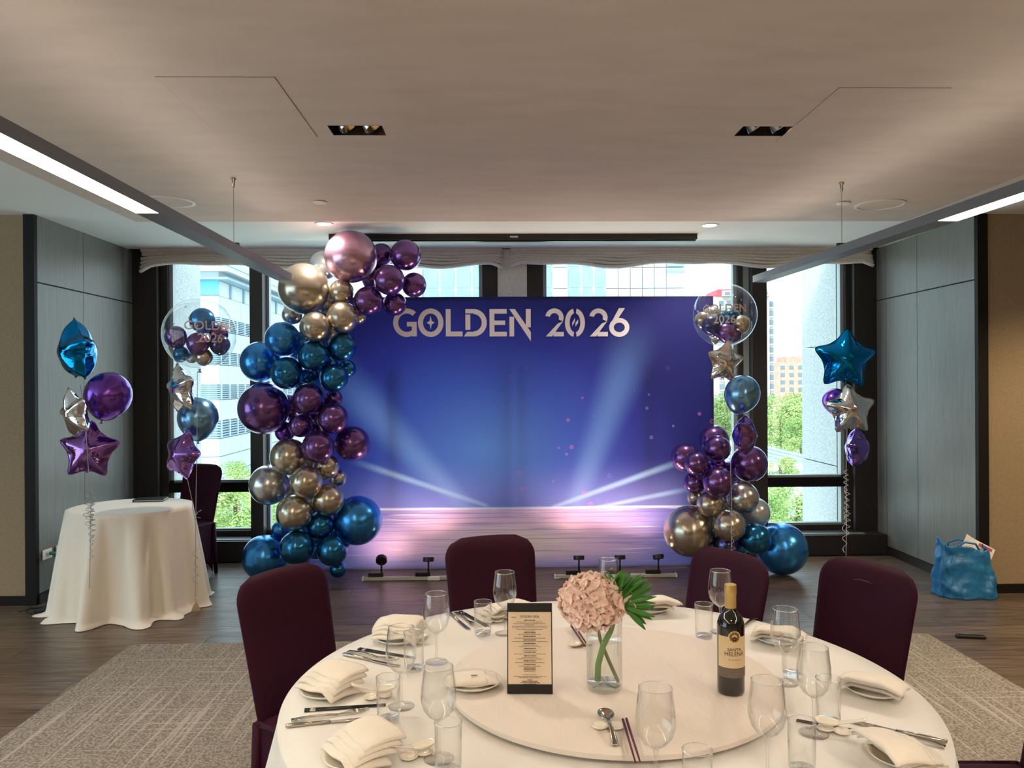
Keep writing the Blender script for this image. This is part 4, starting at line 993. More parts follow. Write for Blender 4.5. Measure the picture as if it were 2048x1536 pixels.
def plate(r=.08):
    t = thing('side_plate', 'x', 'plate', group='side plates on the banquet table')
    obj('dish', MB().lathe([(0, .002), (r * .55, .002), (r * .6, .0), (r * .62, .004), (r * .85, .011), (r, .019), (r * .99, .021), (r * .84, .0135), (r * .6, .006), (0, .005)], 48), 'porcelain', t, smooth=True)
    return t
def napkin():
    t = thing('folded_napkin', 'x', 'napkin', group='folded napkins on the banquet table')
    for k in range(4):
        def fn(u, v, k=k):
            x = -.085 + .17 * u; y = -.05 + .105 * v - .016 * k + .0
            x += .006 * k
            droop = -.020 * max(0, abs(x) - .045) / .04 if x < 0 else -.012 * max(0, x - .05) / .04
            z = .010 + .0085 * k + droop + .004 * math.sin(u * 7 + k) * v + .007 * math.sin(PI * v) + .010 * (1 - v) * (k > 0)
            return (x * (1 - .08 * v), y * (1 + .05 * math.sin(u * 3 + k)), z + .012)
        m = MB(); m.grid(fn, 18, 12); obj('cloth_fold' if k else 'cloth_layer', m, 'napkin', t, smooth=True, solid=.006)
    return t
def fork():
    t = thing('table_fork', 'x', 'fork', group='forks on the banquet table')
    obj('handle', MB().grid(lambda u, v: (-.10 + .12 * u, (2 * v - 1) * (.004 + .004 * (1 - u) ** 2), .005 + .004 * math.sin(u * PI) ), 14, 5), 'steel', t, smooth=True, solid=.003)
    obj('neck', MB().grid(lambda u, v: (.02 + .045 * u, (2 * v - 1) * (.003 + .0085 * u ** 2), .005 + .004 * u), 10, 5), 'steel', t, smooth=True, solid=.0025)
    for k in range(4): y = -.009 + .006 * k; obj('tine', MB().tube([(.064, y, .009), (.085, y, .0075), (.105, y, .0105)], [.0016, .0015, .0008], 6), 'steel', t, smooth=True)
    return t
def knife():
    t = thing('table_knife', 'x', 'knife', group='knives on the banquet table')
    obj('handle', MB().tube([(-.12, 0, .006), (-.115, 0, .006), (-.06, 0, .006), (-.005, 0, .005)], [.004, .0065, .0055, .0045], 10), 'steel', t, smooth=True)
    obj('blade', MB().prism([(-.005, -.006), (.03, -.009), (.09, -.009), (.11, -.002), (.113, .005), (-.005, .005)], .004, .006), 'steel', t, bevel=.0008)
    return t
def chopstick(m='chop_black', tip='steel'):
    t = thing('chopstick', 'x', 'chopstick', group='black chopsticks on the banquet table')
    obj('shaft', MB().tube([(-.10, 0, .004), (.12, 0, .003)], [.0038, .002], 8), m, t, smooth=True)
    if tip: obj('silver_band', MB().tube([(-.085, 0, .004), (-.07, 0, .004)], [.0041, .0040], 8), tip, t, smooth=True)
    return t
def china_spoon():
    t = thing('soup_spoon', 'x', 'spoon', group='porcelain soup spoons on the banquet table')
    def bowlf(u, v):
        th = 2 * PI * u; r = v; x = .03 * r * math.cos(th) * 1.15; y = .019 * r * math.sin(th)
        return (x, y, .006 + .014 * r ** 2.2)
    obj('bowl', MB().grid(bowlf, 28, 8, wrap=True), 'porcelain', t, smooth=True, solid=.003)
    obj('handle', MB().grid(lambda u, v: (-.028 - .065 * u, (2 * v - 1) * (.008 + .002 * math.cos(u * 6)), .016 + .022 * u ** 1.2 + .004 * (2 * v - 1) ** 2), 12, 6), 'porcelain', t, smooth=True, solid=.003)
    return t
def spoon_rest():
    t = thing('spoon_rest', 'x', 'spoon rest', group='porcelain rests on the banquet table')
    for s in (-1, 1):
        obj('hollow', MB().grid(lambda u, v: (.020 * s + .021 * v * math.cos(2 * PI * u), .021 * v * math.sin(2 * PI * u), .002 + .009 * v ** 2.5), 24, 6, wrap=True), 'porcelain', t, smooth=True, solid=.003)
    return t
def tp(px, py, z=TZ): v = at(px, py, Z=z); v.z = z; return v
# wine glasses (pixel of the foot)
wg = [(1010, 1268, 'wine glass just behind the upright menu card'), (873, 1325, 'wine glass second from the back on the left, beside the turntable rim'), (803, 1414, 'wine glass next to the tumbler at the left front setting'),
 (878, 1519, 'wine glass over the left edge of the turntable, front left'), (1312, 1585, 'wine glass at the bottom edge in front of the red chopsticks'), (1217, 1234, 'wine glass standing behind the pink hydrangea'),
 (1441, 1265, 'wine glass directly behind the bottle neck'), (1571, 1367, 'wine glass right of the wine bottle'), (1628, 1468, 'wine glass beside the napkin plate on the right'), (1535, 1556, 'wine glass over the right edge of the turntable, in front')]
g0 = wine_glass()
for i, (x, y, lb) in enumerate(wg): place(g0, i == 0, tp(x, y, LZ if i == 4 else TZ), .3 * i, lb)
tg = [(966, 1270, 'tumbler left of the menu card, back of the table'), (828, 1341, 'tumbler beside the back left napkin'), (777, 1444, 'tumbler by the black chopsticks on the left'), (897, 1548, 'tumbler in the lower left, below a wine glass'),
 (1408, 1276, 'tumbler just left of the bottle, at the back'), (1585, 1352, 'tumbler behind the wine glass right of the bottle'), (1657, 1448, 'tumbler beside the pleated napkin on the right'), (1604, 1545, 'tumbler at the bottom edge on the right'), (1395, 1612, 'tumbler at the bottom edge in the middle, rim only in view')]
g0 = tumbler()
for i, (x, y, lb) in enumerate(tg): place(g0, i == 0, tp(x, y), .2 * i, lb)
# plates + napkins: (px, py, napkin turn, words)
pn = [(655, 1388, 2.5, 'at the left front setting by the black chopsticks'), (712, 1522, 2.2, 'at the lower left corner setting'), (797, 1283, 2.9, 'at the back left setting'), (1008, 1232, .4, 'behind the menu card at the back'),
 (1298, 1222, .1, 'behind the hydrangea leaves at the back'), (1556, 1284, -.5, 'right of the bottle at the back'), (1748, 1387, -.75, 'nearest the chair with the slot'), (1808, 1523, -1.4, 'at the lower right corner setting')]
p0 = plate(); n0 = napkin()
for i, (x, y, r, lb) in enumerate(pn):
    v = tp(x, y); place(p0, i == 0, v, 0, 'cream side plate under the napkin ' + lb)
    place(n0, i == 0, (v.x, v.y, TZ + .006), r, 'folded cream napkin ' + lb)
v = tp(945, 1372, LZ); place(p0, False, v, 0, 'cream plate on the turntable beside the menu card', scale=(1.05, 1.05, 1))
t = thing('hand_towel', 'wrapped cream hand towel on the turntable plate by the menu card', 'towel', (v.x, v.y, LZ + .012), .12)
obj('towel_cloth', MB().grid(lambda u, v: (-.075 + .15 * u, -.045 + .09 * v, .004 + .016 * math.sin(PI * u) ** .5 * math.sin(PI * v) ** .5 + .003 * math.sin(u * 9 + v * 4)), 18, 14), 'napkin', t, smooth=True, solid=.005)
obj('paper_band', MB().grid(lambda u, v: (-.055 + .095 * u, -.048 + .096 * v, .008 + .0165 * math.sin(PI * (.13 + .64 * u)) ** .5 * math.sin(PI * v) ** .5), 12, 14), 'paper_white' if 0 else 'napkin', t, smooth=True, solid=.001)
obj('printed_mark', bx(-.006, .012, -.024, -.019, .0262, .0266), 'ink_brown', t)
# cutlery: knife, fork, two chopsticks; (pixel of handle end, pixel of tip)
def lay(proto, first, a, b, ln, label, lift=0, z=TZ):
    A, B = tp(*a, z), tp(*b, z); c = (A + B) / 2; d = B - A
    return place(proto, first, (c.x, c.y, z + lift), math.atan2(d.y, d.x), label)
k0, f0, c0 = knife(), fork(), chopstick()
sets = [('on the left near the front tumbler', (583, 1455), (745, 1438), (587, 1444), (730, 1425), (590, 1426), (775, 1413)),
 ('at the back left by the napkin', (690, 1312), (800, 1335), (700, 1306), (790, 1324), (705, 1299), (830, 1319)),
 ('at the back by the middle chair', (902, 1231), (935, 1258), (912, 1228), (950, 1254), (918, 1225), (968, 1252)),
 ('on the right below the pleated napkin', (1880, 1485), (1700, 1446), (1872, 1493), (1735, 1456), (1745, 1470), (1640, 1450)),
 ('at the back right behind the bottle', (1506, 1248), (1490, 1262), (1500, 1246), (1484, 1258), (1494, 1244), (1478, 1254))]
for i, (w, ka, kb, fa, fb, ca, cb) in enumerate(sets):
    if i < 4: lay(k0, i == 0, ka, kb, .23, 'steel table knife ' + w)
    lay(f0, i == 0, fa, fb, .2, 'steel table fork ' + w)
    if i < 4:
        lay(c0, i == 0, ca, cb, .22, 'black chopstick with silver band %s, outer of the pair' % w)
        A, B = tp(*ca), tp(*cb); d = (B - A).normalized(); nrm = Vector((-d.y, d.x, 0)) * .010
        o = place(c0, False, ((A.x + B.x) / 2 + nrm.x, (A.y + B.y) / 2 + nrm.y, TZ), math.atan2(d.y, d.x), 'black chopstick with silver band %s, inner of the pair' % w)
s0, r0_ = china_spoon(), spoon_rest()
sp_ = [(757, 1397, .35, 'between the napkin and the tumbler on the left'), (833, 1515, .55, 'at the lower left edge'), (826, 1288, .1, 'beside the back left tumbler'), (986, 1246, .3, 'behind the tumbler near the menu card'), (1668, 1466, 2.6, 'beside the tumbler on the right')]
for i, (x, y, r, lb) in enumerate(sp_):
    v = tp(x, y); place(r0_, i == 0, (v.x, v.y, TZ), r, 'cream porcelain rest under the soup spoon ' + lb)
    place(s0, i == 0, (v.x + .018 * math.cos(r), v.y + .018 * math.sin(r), TZ + .010), r, 'cream porcelain soup spoon ' + lb)
# serving sets on the turntable
v = tp(1216, 1458, LZ); place(r0_, False, v, -.1, 'cream porcelain rest under the serving spoon on the turntable')
w = tp(1160, 1291, LZ); place(r0_, False, w, .4, 'cream porcelain rest under the red chopsticks behind the vase')
t = thing('serving_spoon', 'steel serving spoon lying on the turntable in front of the vase', 'spoon', (v.x, v.y, LZ + .012), 0)
a = tp(1212, 1441, LZ) - v; b = tp(1238, 1515, LZ) - v; ang = math.atan2(a.y - b.y, a.x - b.x); t.location = (v.x + a.x, v.y + a.y, LZ + .012); t.rotation_euler.z = ang
obj('bowl', MB().grid(lambda u, v: (.034 * v * math.cos(2 * PI * u), .021 * v * math.sin(2 * PI * u) * (1 + .1 * math.cos(2 * PI * u)), -.004 + .010 * v ** 2), 32, 8, wrap=True), 'steel', t, smooth=True, solid=.002)
obj('handle', MB().grid(lambda u, v: (-.032 - .115 * u, (2 * v - 1) * (.004 + .005 * u ** 2), .006 + .008 * math.sin(PI * u) - .014 * u), 14, 5), 'steel', t, smooth=True, solid=.0025)
rc = chopstick('chop_red', None)
for i, (a, b, lb, off) in enumerate((((1272, 1540), (1243, 1440), 'dark red serving chopstick in front of the vase, spoon side', 0), ((1281, 1538), (1250, 1439), 'dark red serving chopstick in front of the vase, glass side', 0), ((1170, 1300), (1138, 1253), 'dark red serving chopstick behind the vase, menu side', 0), ((1176, 1299), (1144, 1252), 'dark red serving chopstick behind the vase, flower side', 0))):
    o = lay(rc, i == 0, b, a, .22, lb, .010, LZ); o['group'] = 'dark red serving chopsticks'
# menu card
v = tp(1060, 1388, LZ)
t = thing('menu_stand', 'upright black framed menu card on the turntable', 'menu', (v.x, v.y, LZ), -.05)
M_ = Matrix.Rotation(math.radians(-10), 4, 'X'); wd, ht = .0635, .245
obj('board', MB().box(-wd, wd, 0, .005, .001, ht, M_), 'menu_board', t, bevel=.001); obj('paper', MB().box(-wd + .003, wd - .003, -.0008, 0, .024, ht - .022, M_), 'menu_paper', t)
obj('clamp_bar', MB().box(-wd, wd, -.0025, -.0008, .001, .026, M_), 'menu_board', t); obj('clamp_bar', MB().box(-wd, wd, -.0025, -.0008, ht - .024, ht, M_), 'menu_board', t)
obj('rear_strut', MB().box(-.03, .03, .0, .004, .0, .2, Matrix.Translation((0, .085, .001)) @ Matrix.Rotation(math.radians(14), 4, 'X')), 'menu_board', t)
def onboard(me, x, z, m, name):
    for q in me.vertices: q.co = M_ @ Vector((x + q.co.x, -.0011, z + q.co.y))
    link(name, me, m, t)
onboard(text_mesh('GOLDEN 2026', .0085, bold=.0001), .0, .208, 'ink_brown', 'printed_heading'); onboard(text_mesh('Hilton', .006), -.045, .206, 'ink_brown', 'printed_logo')
lines = MB()
def mline(z, hw, hgt, word):
    x = -hw
    while x < hw:
        w_ = random.uniform(.5, 1.1) * word; x1_ = min(hw, x + w_); yy = random.uniform(.7, 1.0) * hgt
        lines.box(x, x1_, -.0012, -.0009, z - yy / 2, z + yy / 2, M_); x = x1_ + word * random.uniform(.18, .5)
z = .198
for (hw, h_, wd_, dz) in [(.016, .0034, .0026, .0048), (.037, .0018, .004, .0042), (.045, .0018, .004, .0038), (.014, .0016, .003, .0036), (.049, .0018, .003, .0042), (.05, .0018, .003, .004), (.037, .0018, .003, .0046), (.016, .0016, .003, .0046)] + [(.017, .0036, .0026, .0048), (.032, .0016, .003, .005), (.017, .0036, .0026, .0048), (.043, .0016, .003, .005), (.017, .0036, .0026, .0048), (.05, .0016, .003, .005), (.017, .0036, .0026, .0044), (.023, .0016, .003, .004), (.032, .0016, .003, .005), (.017, .0036, .0026, .0048), (.021, .0016, .003, .005), (.017, .0036, .0026, .0048), (.045, .0016, .003, .005), (.017, .0036, .0026, .0044), (.022, .0016, .003, .004), (.037, .0016, .003, .005), (.017, .0036, .0026, .0048), (.041, .0016, .003, .005), (.017, .0036, .0026, .0044), (.03, .0016, .003, .005), (.017, .0036, .0026, .0048), (.017, .0036, .0026, .0048), (.015, .0016, .003, .0085), (.02, .0018, .002, .004), (.046, .0018, .002, .004), (.031, .0018, .002, .0055)] + [(.007, .003, .0024, .0036), (.021, .003, .0024, .0038), (.027, .003, .0024, .0038), (.018, .003, .0024, .004)]:
    mline(z, hw, h_ * .9, wd_); z -= dz
obj('printed_lines', lines, 'ink_brown', t)
# wine bottle
v = tp(1462, 1384, LZ)
t = thing('wine_bottle', 'dark red wine bottle with cream Santa Helena label and gold capsule', 'bottle', (v.x, v.y, LZ), -.02)
obj('glass_body', MB().lathe([(0, .003), (.030, .001), (.0365, .004), (.0375, .012), (.0375, .185), (.0365, .197), (.031, .212), (.021, .224), (.0155, .234), (.0142, .245), (.014, .25)], 48), 'bottle_glass', t, smooth=True)
obj('capsule', MB().lathe([(.0152, .236), (.0155, .238), (.0155, .272), (.0162, .274), (.0162, .298), (.0155, .301), (.0, .3015)], 36), 'capsule_gold', t, smooth=True, angle=40)
for z in (.276, .281, .286): obj('capsule_ring', MB().lathe([(.0162, z), (.0167, z + .001), (.0162, z + .002)], 36, cap=False), 'capsule_gold', t, smooth=True)
def wrap(fn, r=.0379):
    def g(u, v):
        x, z = fn(u, v); a = x / r; return (r * math.sin(a), -r * math.cos(a), z)
    return g
obj('paper_label', MB().grid(wrap(lambda u, v: (-.05 + .10 * u, .079 + (.165 - .079) * v)), 30, 8), 'bottle_label', t, smooth=True)
obj('label_crest', MB().grid(wrap(lambda u, v: (.0175 * v * math.cos(2 * PI * u), .164 + .0175 * v * math.sin(2 * PI * u)), .0380), 32, 4, wrap=True), 'bottle_label', t, smooth=True)
obj('lower_band', MB().grid(wrap(lambda u, v: (-.05 + .10 * u, .052 + .026 * v)), 30, 4), 'bottle_band', t, smooth=True)
def onlabel(me, z, m, name, sx=1, r=.0383):
    for q in me.vertices: a = q.co.x * sx / r; q.co = Vector((r * math.sin(a), -r * math.cos(a), z + q.co.y))
    link(name, me, m, t)
onlabel(text_mesh('SANTA', .0125, bold=.00012), .130, 'ink_brown', 'label_lettering'); onlabel(text_mesh('HELENA', .0165, bold=.00012), .118, 'ink_brown', 'label_lettering', .93); onlabel(text_mesh('R E S E R V A', .006), .102, 'ink_brown', 'label_lettering')
for k in range(3): onlabel(text_mesh('- - - - - - - - - -'[: 15 + 2 * k], .006), .072 - .007 * k, 'ink_grey', 'label_fine_print')
for k in range(10):
    a = 2 * PI * k / 10; cx, cz = .0105 * math.cos(a), .165 + .0105 * math.sin(a)
    obj('crest_scroll', MB().grid(wrap(lambda u, v: (cx + .0042 * v * math.cos(2 * PI * u), cz + .0042 * v * math.sin(2 * PI * u)), .0383), 14, 2, wrap=True), 'emblem_gold', t)
for k in range(5):
    a = 2 * PI * k / 5 + PI / 2; cx, cz = .004 * math.cos(a), .160 + .004 * math.sin(a)
    obj('crest_petal', MB().grid(wrap(lambda u, v: (cx + .003 * v * math.cos(2 * PI * u), cz + .003 * v * math.sin(2 * PI * u)), .0385), 12, 2, wrap=True), 'ink_brown', t)
# vase with hydrangea
vv = tp(1209, 1377, LZ)
t = thing('glass_vase', 'clear cylinder vase half filled with water on the turntable', 'vase', vv)
VR = .0505
obj('wall', MB().lathe([(VR, .016), (VR, .197)], 48, cap=False), 'drink_glass', t, smooth=True); obj('thick_base', MB().lathe([(0, .001), (VR - .004, .001), (VR, .006), (VR, .016), (0, .018)], 48), 'tumbler_base', t, smooth=True, angle=50)
obj('rim', MB().tube([(VR * math.cos(2 * PI * i / 48), VR * math.sin(2 * PI * i / 48), .197) for i in range(49)], .0013, 6), 'glass_rim', t, smooth=True)
tag(obj('vase_water', MB().lathe([(0, .019), (VR - .002, .019), (VR - .002, .138), (VR - .001, .140), (0, .139)], 48), 'water', smooth=True, angle=50, loc=vv), 'clear water standing in the glass vase', 'water')
hc = at(1182, 1203, Y=vv.y - .02); hr = 58 / F * vv.y
t = thing('hydrangea_stem', 'pale pink hydrangea head leaning out of the glass vase', 'flower', vv)
rel = hc - vv
obj('stem', MB().tube([(.038, -.01, .022), (.012, -.005, .08), (-.012, .0, .14), (-.02, -.005, .19), (rel.x * .8, rel.y, rel.z - .03)], [.005, .005, .0048, .0045, .004], 10), 'stem_dark', t, smooth=True)
fm_ = MB()
for k in range(4):
    a = k * PI / 2
    def pf(u, v, a=a):
        w_ = (2 * v - 1) * .0115 * math.sin(PI * min(1, .12 + .85 * u)) ** .7; r_ = .021 * u; z_ = .005 * u ** 2 + .004 * abs(2 * v - 1) * u + .0012 * math.sin(v * 9) * u
        return (r_ * math.cos(a) - w_ * math.sin(a), r_ * math.sin(a) + w_ * math.cos(a), z_)
    fm_.grid(pf, 5, 5)
fme = fm_.mesh('floret', True); fme.materials.append(MATS['petal'])
rnd = random.Random(3)
for k in range(190):
    zf = 1 - 2 * (k + .5) / 190; a = k * 2.39996; rr = math.sqrt(1 - zf * zf)
    d = Vector((rr * math.cos(a), rr * math.sin(a), zf)); d.z *= .93; jit = 1 + rnd.uniform(-.10, .05)
    Mx = Matrix.Translation(rel + Vector((d.x * 1.06, d.y, d.z * .93)) * hr * .93 * jit) @ (d + Vector((rnd.uniform(-.3, .3), rnd.uniform(-.3, .3), rnd.uniform(-.3, .3)))).to_track_quat('Z', 'Y').to_matrix().to_4x4() @ Matrix.Rotation(rnd.uniform(0, 6), 4, 'Z') @ Matrix.Scale(rnd.uniform(1.0, 1.35), 4)
    link('floret', fme, parent=t, mw=Mx)
obj('flower_core', MB().lathe([(max(1e-4, math.cos(a)) * hr * .86, math.sin(a) * hr * .78) for a in [-PI / 2 + PI * i / 14 for i in range(15)]], 24, Matrix.Translation(rel), cap=False), 'petal', t, smooth=True)
t = thing('palm_leaf_stem', 'glossy green split palm leaf beside the pink hydrangea', 'leaf', vv)
base = at(1238, 1198, Y=vv.y - .03) - vv
obj('stalk', MB().tube([(-.022, -.02, .030), (-.02, -.018, .075), (-.005, -.012, .125), (.018, -.005, .165), base * .9, base], [.009, .009, .0085, .008, .006, .003], 10), 'stem_green', t, smooth=True)
def leaflet(L_, w0, bend):
    def fn(u, v): return (L_ * u, (2 * v - 1) * w0 * math.sin(PI * min(1, .1 + .88 * u)) ** .8, -bend * u * u + .15 * w0 * abs(2 * v - 1))
    return MB().grid(fn, 9, 4)
for k in range(30):
    f = k / 29; ang = math.radians(105 - 148 * f + rnd.uniform(-5, 5)); L_ = .072 + .028 * math.sin(PI * f) - (.012 if k < 8 else 0)
    d0 = Vector((math.cos(ang), rnd.uniform(-.45, .3), math.sin(ang))).normalized()
    Mx = Matrix.Translation(base + Vector((-.015 + .035 * f, rnd.uniform(-.01, .01), .012 - .04 * f))) @ d0.to_track_quat('X', 'Z').to_matrix().to_4x4() @ Matrix.Rotation(rnd.uniform(.3, 1.7), 4, 'X')
    obj('leaflet', leaflet(L_, .017 if k < 8 else .0075, .02), 'leaf_green', t, smooth=True, solid=.0008, mw=Mx)
for (px, py) in ((1247, 1188), (1255, 1213), (1240, 1218), (1232, 1210)): link('loose_floret', fme, parent=t, mw=Matrix.Translation(at(px, py, Y=vv.y - .03) - vv) @ Matrix.Rotation(1.3, 4, 'X') @ Matrix.Scale(1.1, 4))

# ------------------------------------------------------------------ the city outside
GZ = -12
struct('ground', bx(-150, 150, 9.5, 330, GZ - .5, GZ), 'ground_city', 'pale street level far below the windows')
# louvred white office block
cx, cy = at(439, 768, Y=66).x, 66
t = thing('office_block', 'white tiled office block with louvre bands seen through the window by the round table', 'building', (cx, cy, GZ))
obj('core', bx(-24, -.3, .3, 60, 0, 40), 'facade_white', t)
zc = [at(439, y, Y=66).z - GZ for y in (560, 590, 634, 661, 703, 729, 769, 799, 841, 877)]
bands = sorted([(zc[1], zc[0], 'cyan'), (zc[3], zc[2], 'l'), (zc[5], zc[4], 'l'), (zc[7], zc[6], 'l'), (zc[9], zc[8], 'l')])
solidz = []; prev = 0
for z0, z1, k in bands:
    solidz.append((prev, z0)); prev = z1
solidz.append((prev, 40))
def rows_of(z0, z1):
    n_ = max(1, round((z1 - z0) / 1.6)); return [(z0 + (z1 - z0) * i / n_, z0 + (z1 - z0) * (i + 1) / n_) for i in range(n_)]
pm = {}
def fpanel(w_, h_, d_, nm, m, par, M_):
    k = (round(w_, 2), round(h_, 2), d_, m)
    if k not in pm: pm[k] = bx(0, w_, -d_, 0, 0, h_).mesh(nm); pm[k].materials.append(MATS[m])
    return link(nm, pm[k], parent=par, mw=M_)
RB = Matrix.Rotation(PI / 2, 4, 'Z')
for z0, z1 in solidz:
    for a, b in rows_of(z0, z1):
        if b < 5.5 or a > 26: continue
        fpanel(2.9, b - a - .06, .25, 'facade_tile', 'facade_panel', t, Matrix.Translation((-2.95, .3, a))); 
        for k in range(6): fpanel(5.4, b - a - .06, .25, 'facade_tile', 'facade_panel', t, Matrix.Translation((-.3, .35 + k * 5.46, a)) @ RB)
for z0, z1, k in bands:
    if k == 'cyan':
        obj('glazing_band', bx(-3.0, -.05, .05, .3, z0, z1), 'facade_cyan', t); obj('glazing_band', bx(-.3, -.15, .3, 34, z0, z1), 'facade_white', t)
        for q in range(7): obj('balcony_post', bx(-.15, .0, 3 + q * 3.6, 3.35 + q * 3.6, z0, z1), 'facade_louvre', t)
        obj('canopy', bx(-3.4, .9, -.6, 34, z1, z1 + .18), 'facade_louvre', t); obj('canopy', bx(-3.4, .9, -.6, 34, z1 + .7, z1 + .85), 'facade_white', t)
    else:
        m = MB(); nsl = 7
        for s in range(nsl): zz = z0 + (z1 - z0) * s / nsl; m.box(-3.0, -.02, .12, .3, zz, zz + (z1 - z0) / nsl * .55); m.box(-.3, -.02, .3, 34, zz, zz + (z1 - z0) / nsl * .55)
        o = obj('louvre_slats', m, 'facade_louvre', t); o['kind'] = 'stuff'
        for q in range(16): obj('louvre_post', bx(-.1, .02, .4 + q * 2.1, .6 + q * 2.1, z0, z1), 'facade_panel', t)
# gridded glass and panel block in the middle
Yc = 60
t = thing('panel_block', 'pale block with gridded glazing and white panels above the banner', 'building', (0, Yc, GZ))
xa, xb = at(800, 560, Y=Yc).x, at(1371, 560, Y=Yc).x
obj('core', bx(xa, xb, .3, 25, 0, 32), 'facade_white', t)
def X_(px): return at(px, 560, Y=Yc).x
def Z_(py): return at(1024, py, Y=Yc).z - GZ
zs = [Z_(640), Z_(577), Z_(535), Z_(480)]
for (p0, p1, n_, m, nm) in ((845, 975, 4, 'facade_glass', 'glass_pane'), (1040, 1105, 2, 'facade_glass', 'glass_pane'), (1105, 1136, 1, 'facade_panel', 'wall_panel'), (1137, 1212, 3, 'facade_glass', 'glass_pane'), (1212, 1333, 5, 'facade_panel', 'wall_panel'), (1333, 1370, 1, 'facade_panel', 'wall_panel'), (800, 845, 1, 'facade_panel', 'wall_panel'), (975, 1040, 2, 'facade_panel', 'wall_panel')):
    xs0, xs1 = X_(p0), X_(p1)
    for i in range(n_):
        for j in range(3):
            a = xs0 + (xs1 - xs0) * i / n_; b = xs0 + (xs1 - xs0) * (i + 1) / n_
            gap = .09 if 'glass' in nm else .03
            obj(nm, bx(a + gap, b - gap, .12 if 'glass' in nm else .0, .3, zs[j] + gap, zs[j + 1] - gap), m, t)
for q in range(5): zz = Z_(545) + q * .42; obj('vent_slat', bx(X_(1334), X_(1369), -.15, .0, zz, zz + .18), 'facade_louvre', t)
# red-roofed apartment tower and brick block
Yt = 150
def Xt(px): return at(px, 650, Y=Yt).x
def Zt(py): return at(1500, py, Y=Yt).z - GZ
t = thing('apartment_tower', 'tall pale apartment tower with red mansard roof beyond the trees', 'building', (0, Yt, GZ))
obj('core', bx(Xt(1432), Xt(1541), .6, 15, 0, Zt(592)), 'tower_wall', t); obj('side_wing', bx(Xt(1541), Xt(1555), 2, 14, 0, Zt(582)), 'tower_wall', t)
for (p0, p1) in ((1432, 1476), (1517, 1541)):
    a, b, z0, z1 = Xt(p0), Xt(p1), Zt(592), Zt(578); m = MB(); m.prism([(a, z0), (b, z0), (b - .5, z1), (a + .5, z1)], -8, 0, Matrix.Rotation(PI / 2, 4, 'X')); obj('mansard_roof', m, 'roof_red', t, loc=(0, .4, 0))
    mid = (a + b) / 2; obj('dormer', bx(mid - .9, mid + .9, -.4, 1, z0, z1 - .3), 'tower_wall', t); obj('dormer_window', bx(mid - .5, mid + .5, -.5, -.4, z0 + .2, z1 - .6), 'tower_glass', t)
for r in range(11):
    z = Zt(612 + r * 18.5)
    for px in (1440, 1456, 1471, 1487, 1503, 1524, 1545):
        y = .6 if px < 1541 else 2
        wdw = obj('window', bx(Xt(px), Xt(px + 9), y - .15, y, z, z + 1.05), 'tower_glass', t); obj('window_ledge', bx(Xt(px) - .1, Xt(px + 9) + .1, y - .4, y, z - .25, z - .05), 'facade_white', wdw)
Yb = 200
t = thing('brick_block', 'low pinkish brick apartment block beside the pale tower', 'building', (0, Yb, GZ))
xa, xb = at(1555, 750, Y=Yb).x, at(1660, 750, Y=Yb).x; zt = at(1600, 724, Y=Yb).z - GZ
obj('core', bx(xa, xb, 0, 12, 0, zt), 'tower_brick', t); obj('roof_block', bx(xa + 3, xb - 5, 2, 9, zt, zt + 1.5), 'tower_brick', t)
for r in range(4):
    for c in range(5): x = xa + .8 + c * 2.3; z = zt - 1.9 - r * 1.9; obj('window', bx(x, x + 1.1, -.1, 0, z, z + 1.0), 'tower_glass', t)
# pale podium roofs
for (p0, p1, y0, y1, zt, lb) in ((1440, 1660, 46, 58, -3.6, 'white flat podium roof beyond the window by the blue star'), (1425, 1600, 34, 42, -4.6, 'nearer white stepped podium roof below the trees')):
    t = thing('podium_building', lb, 'building', (0, 0, GZ)); xa, xb = at(p0, 900, Y=y0).x, at(p1, 900, Y=y0).x
    obj('walls', bx(xa, xb, y0, y1, 0, zt - GZ), 'facade_white', t); obj('roof_slab', bx(xa - .4, xb + .4, y0 - .4, y1, zt - GZ, zt - GZ + .25), 'podium_roof', t)
    for k in range(7): x = xa + (xb - xa) * (k + .3) / 7; obj('roof_light', bx(x, x + .7, y0 + 1, y1 - 1, zt - GZ + .25, zt - GZ + .5), 'facade_louvre', t)
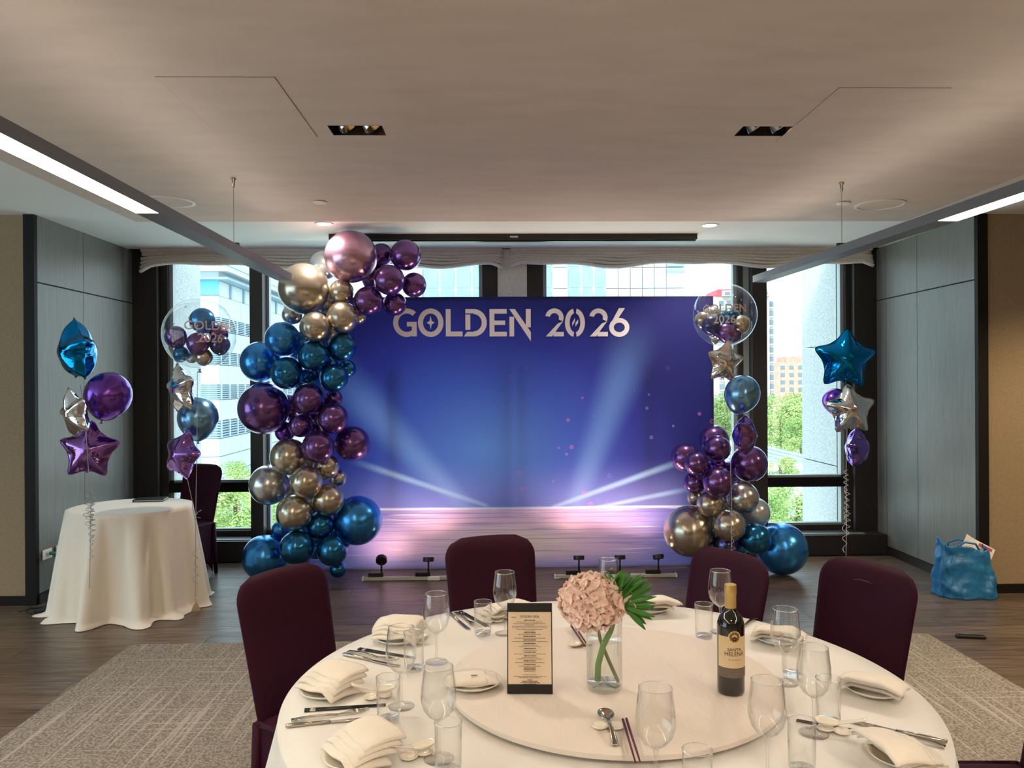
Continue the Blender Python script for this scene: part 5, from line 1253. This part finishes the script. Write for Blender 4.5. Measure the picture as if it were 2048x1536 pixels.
# trees
def leaf_cloud(seed, n_, m):
    r = random.Random(seed); mb = MB()
    blobs = [(Vector((r.uniform(-.6, .6), r.uniform(-.6, .6), r.uniform(-.45, .55))), r.uniform(.35, .55)) for _ in range(11)]
    for _ in range(n_):
        c, s = blobs[r.randrange(len(blobs))]; d = Vector((r.gauss(0, 1), r.gauss(0, 1), r.gauss(0, 1))).normalized(); p = c + d * s * r.uniform(.75, 1.05)
        u = d.orthogonal().normalized(); u = (u + Vector((r.uniform(-1, 1), r.uniform(-1, 1), r.uniform(-1, 1))) * .8).normalized(); w_ = u.cross(d + Vector((r.uniform(-.6, .6), r.uniform(-.6, .6), .3))).normalized(); k = r.uniform(.03, .055)
        mb.add([p - u * k, p + w_ * k * .55, p + u * k, p - w_ * k * .55], [(0, 1, 2, 3)])
    me = bpy.data.meshes.new('foliage'); me.from_pydata(mb.v, [], mb.f); me.update(); me.materials.append(MATS[m]); return me
LC = [leaf_cloud(1, 4200, 'leaves_city'), leaf_cloud(2, 4200, 'leaves_city_yellow')]
def tree(px, py, Y, r_px, kind, label):
    p = at(px, py, Y=Y); R = r_px / F * Y; t = thing('street_tree', label, 'tree', (p.x, p.y, GZ), group='trees outside the windows')
    o = link('foliage', LC[kind], parent=t, mw=Matrix.Translation((0, 0, p.z - GZ)) @ Matrix.Rotation(px * .7, 4, 'Z') @ Matrix.Diagonal((R, R, R * .85, 1))); o['kind'] = 'stuff'
    o = link('foliage', LC[1 - kind], parent=t, mw=Matrix.Translation((R * .2, .3, p.z - GZ - R * .9)) @ Matrix.Rotation(px * .3, 4, 'Z') @ Matrix.Diagonal((R * 1.1, R, R * .8, 1))); o['kind'] = 'stuff'
    obj('trunk', MB().tube([(0, 0, 0), (.1, 0, (p.z - GZ) * .6), (0, 0, p.z - GZ)], [.16, .12, .05], 8), 'bark', t, smooth=True)
tree(470, 1000, 22, 72, 1, 'light green tree below the mid rail of the window by the round table'); tree(420, 1010, 26, 60, 0, 'green tree behind the chair by the window'); tree(520, 985, 30, 55, 0, 'green tree behind the garland over the window sill'); tree(475, 945, 40, 32, 0, 'tree top peeking above the mid rail of the window by the round table')
tree(1560, 830, 75, 56, 1, 'broad yellow green tree below the brick block'); tree(1600, 815, 80, 46, 0, 'green tree next to the granite fin'); tree(1450, 815, 80, 44, 1, 'yellow green tree at the banner edge'); tree(1520, 815, 90, 40, 0, 'green tree below the pale tower'); tree(1600, 855, 70, 34, 0, 'dark green tree above the podium roof')
tree(1560, 930, 30, 34, 1, 'young tree in front of the podium roof'); tree(1530, 1005, 22, 58, 0, 'tree below the mid rail beside the biggest blue balloon'); tree(1595, 1010, 24, 55, 1, 'light green tree below the mid rail next to the granite fin'); tree(1440, 1000, 24, 50, 1, 'light green tree behind the short garland')
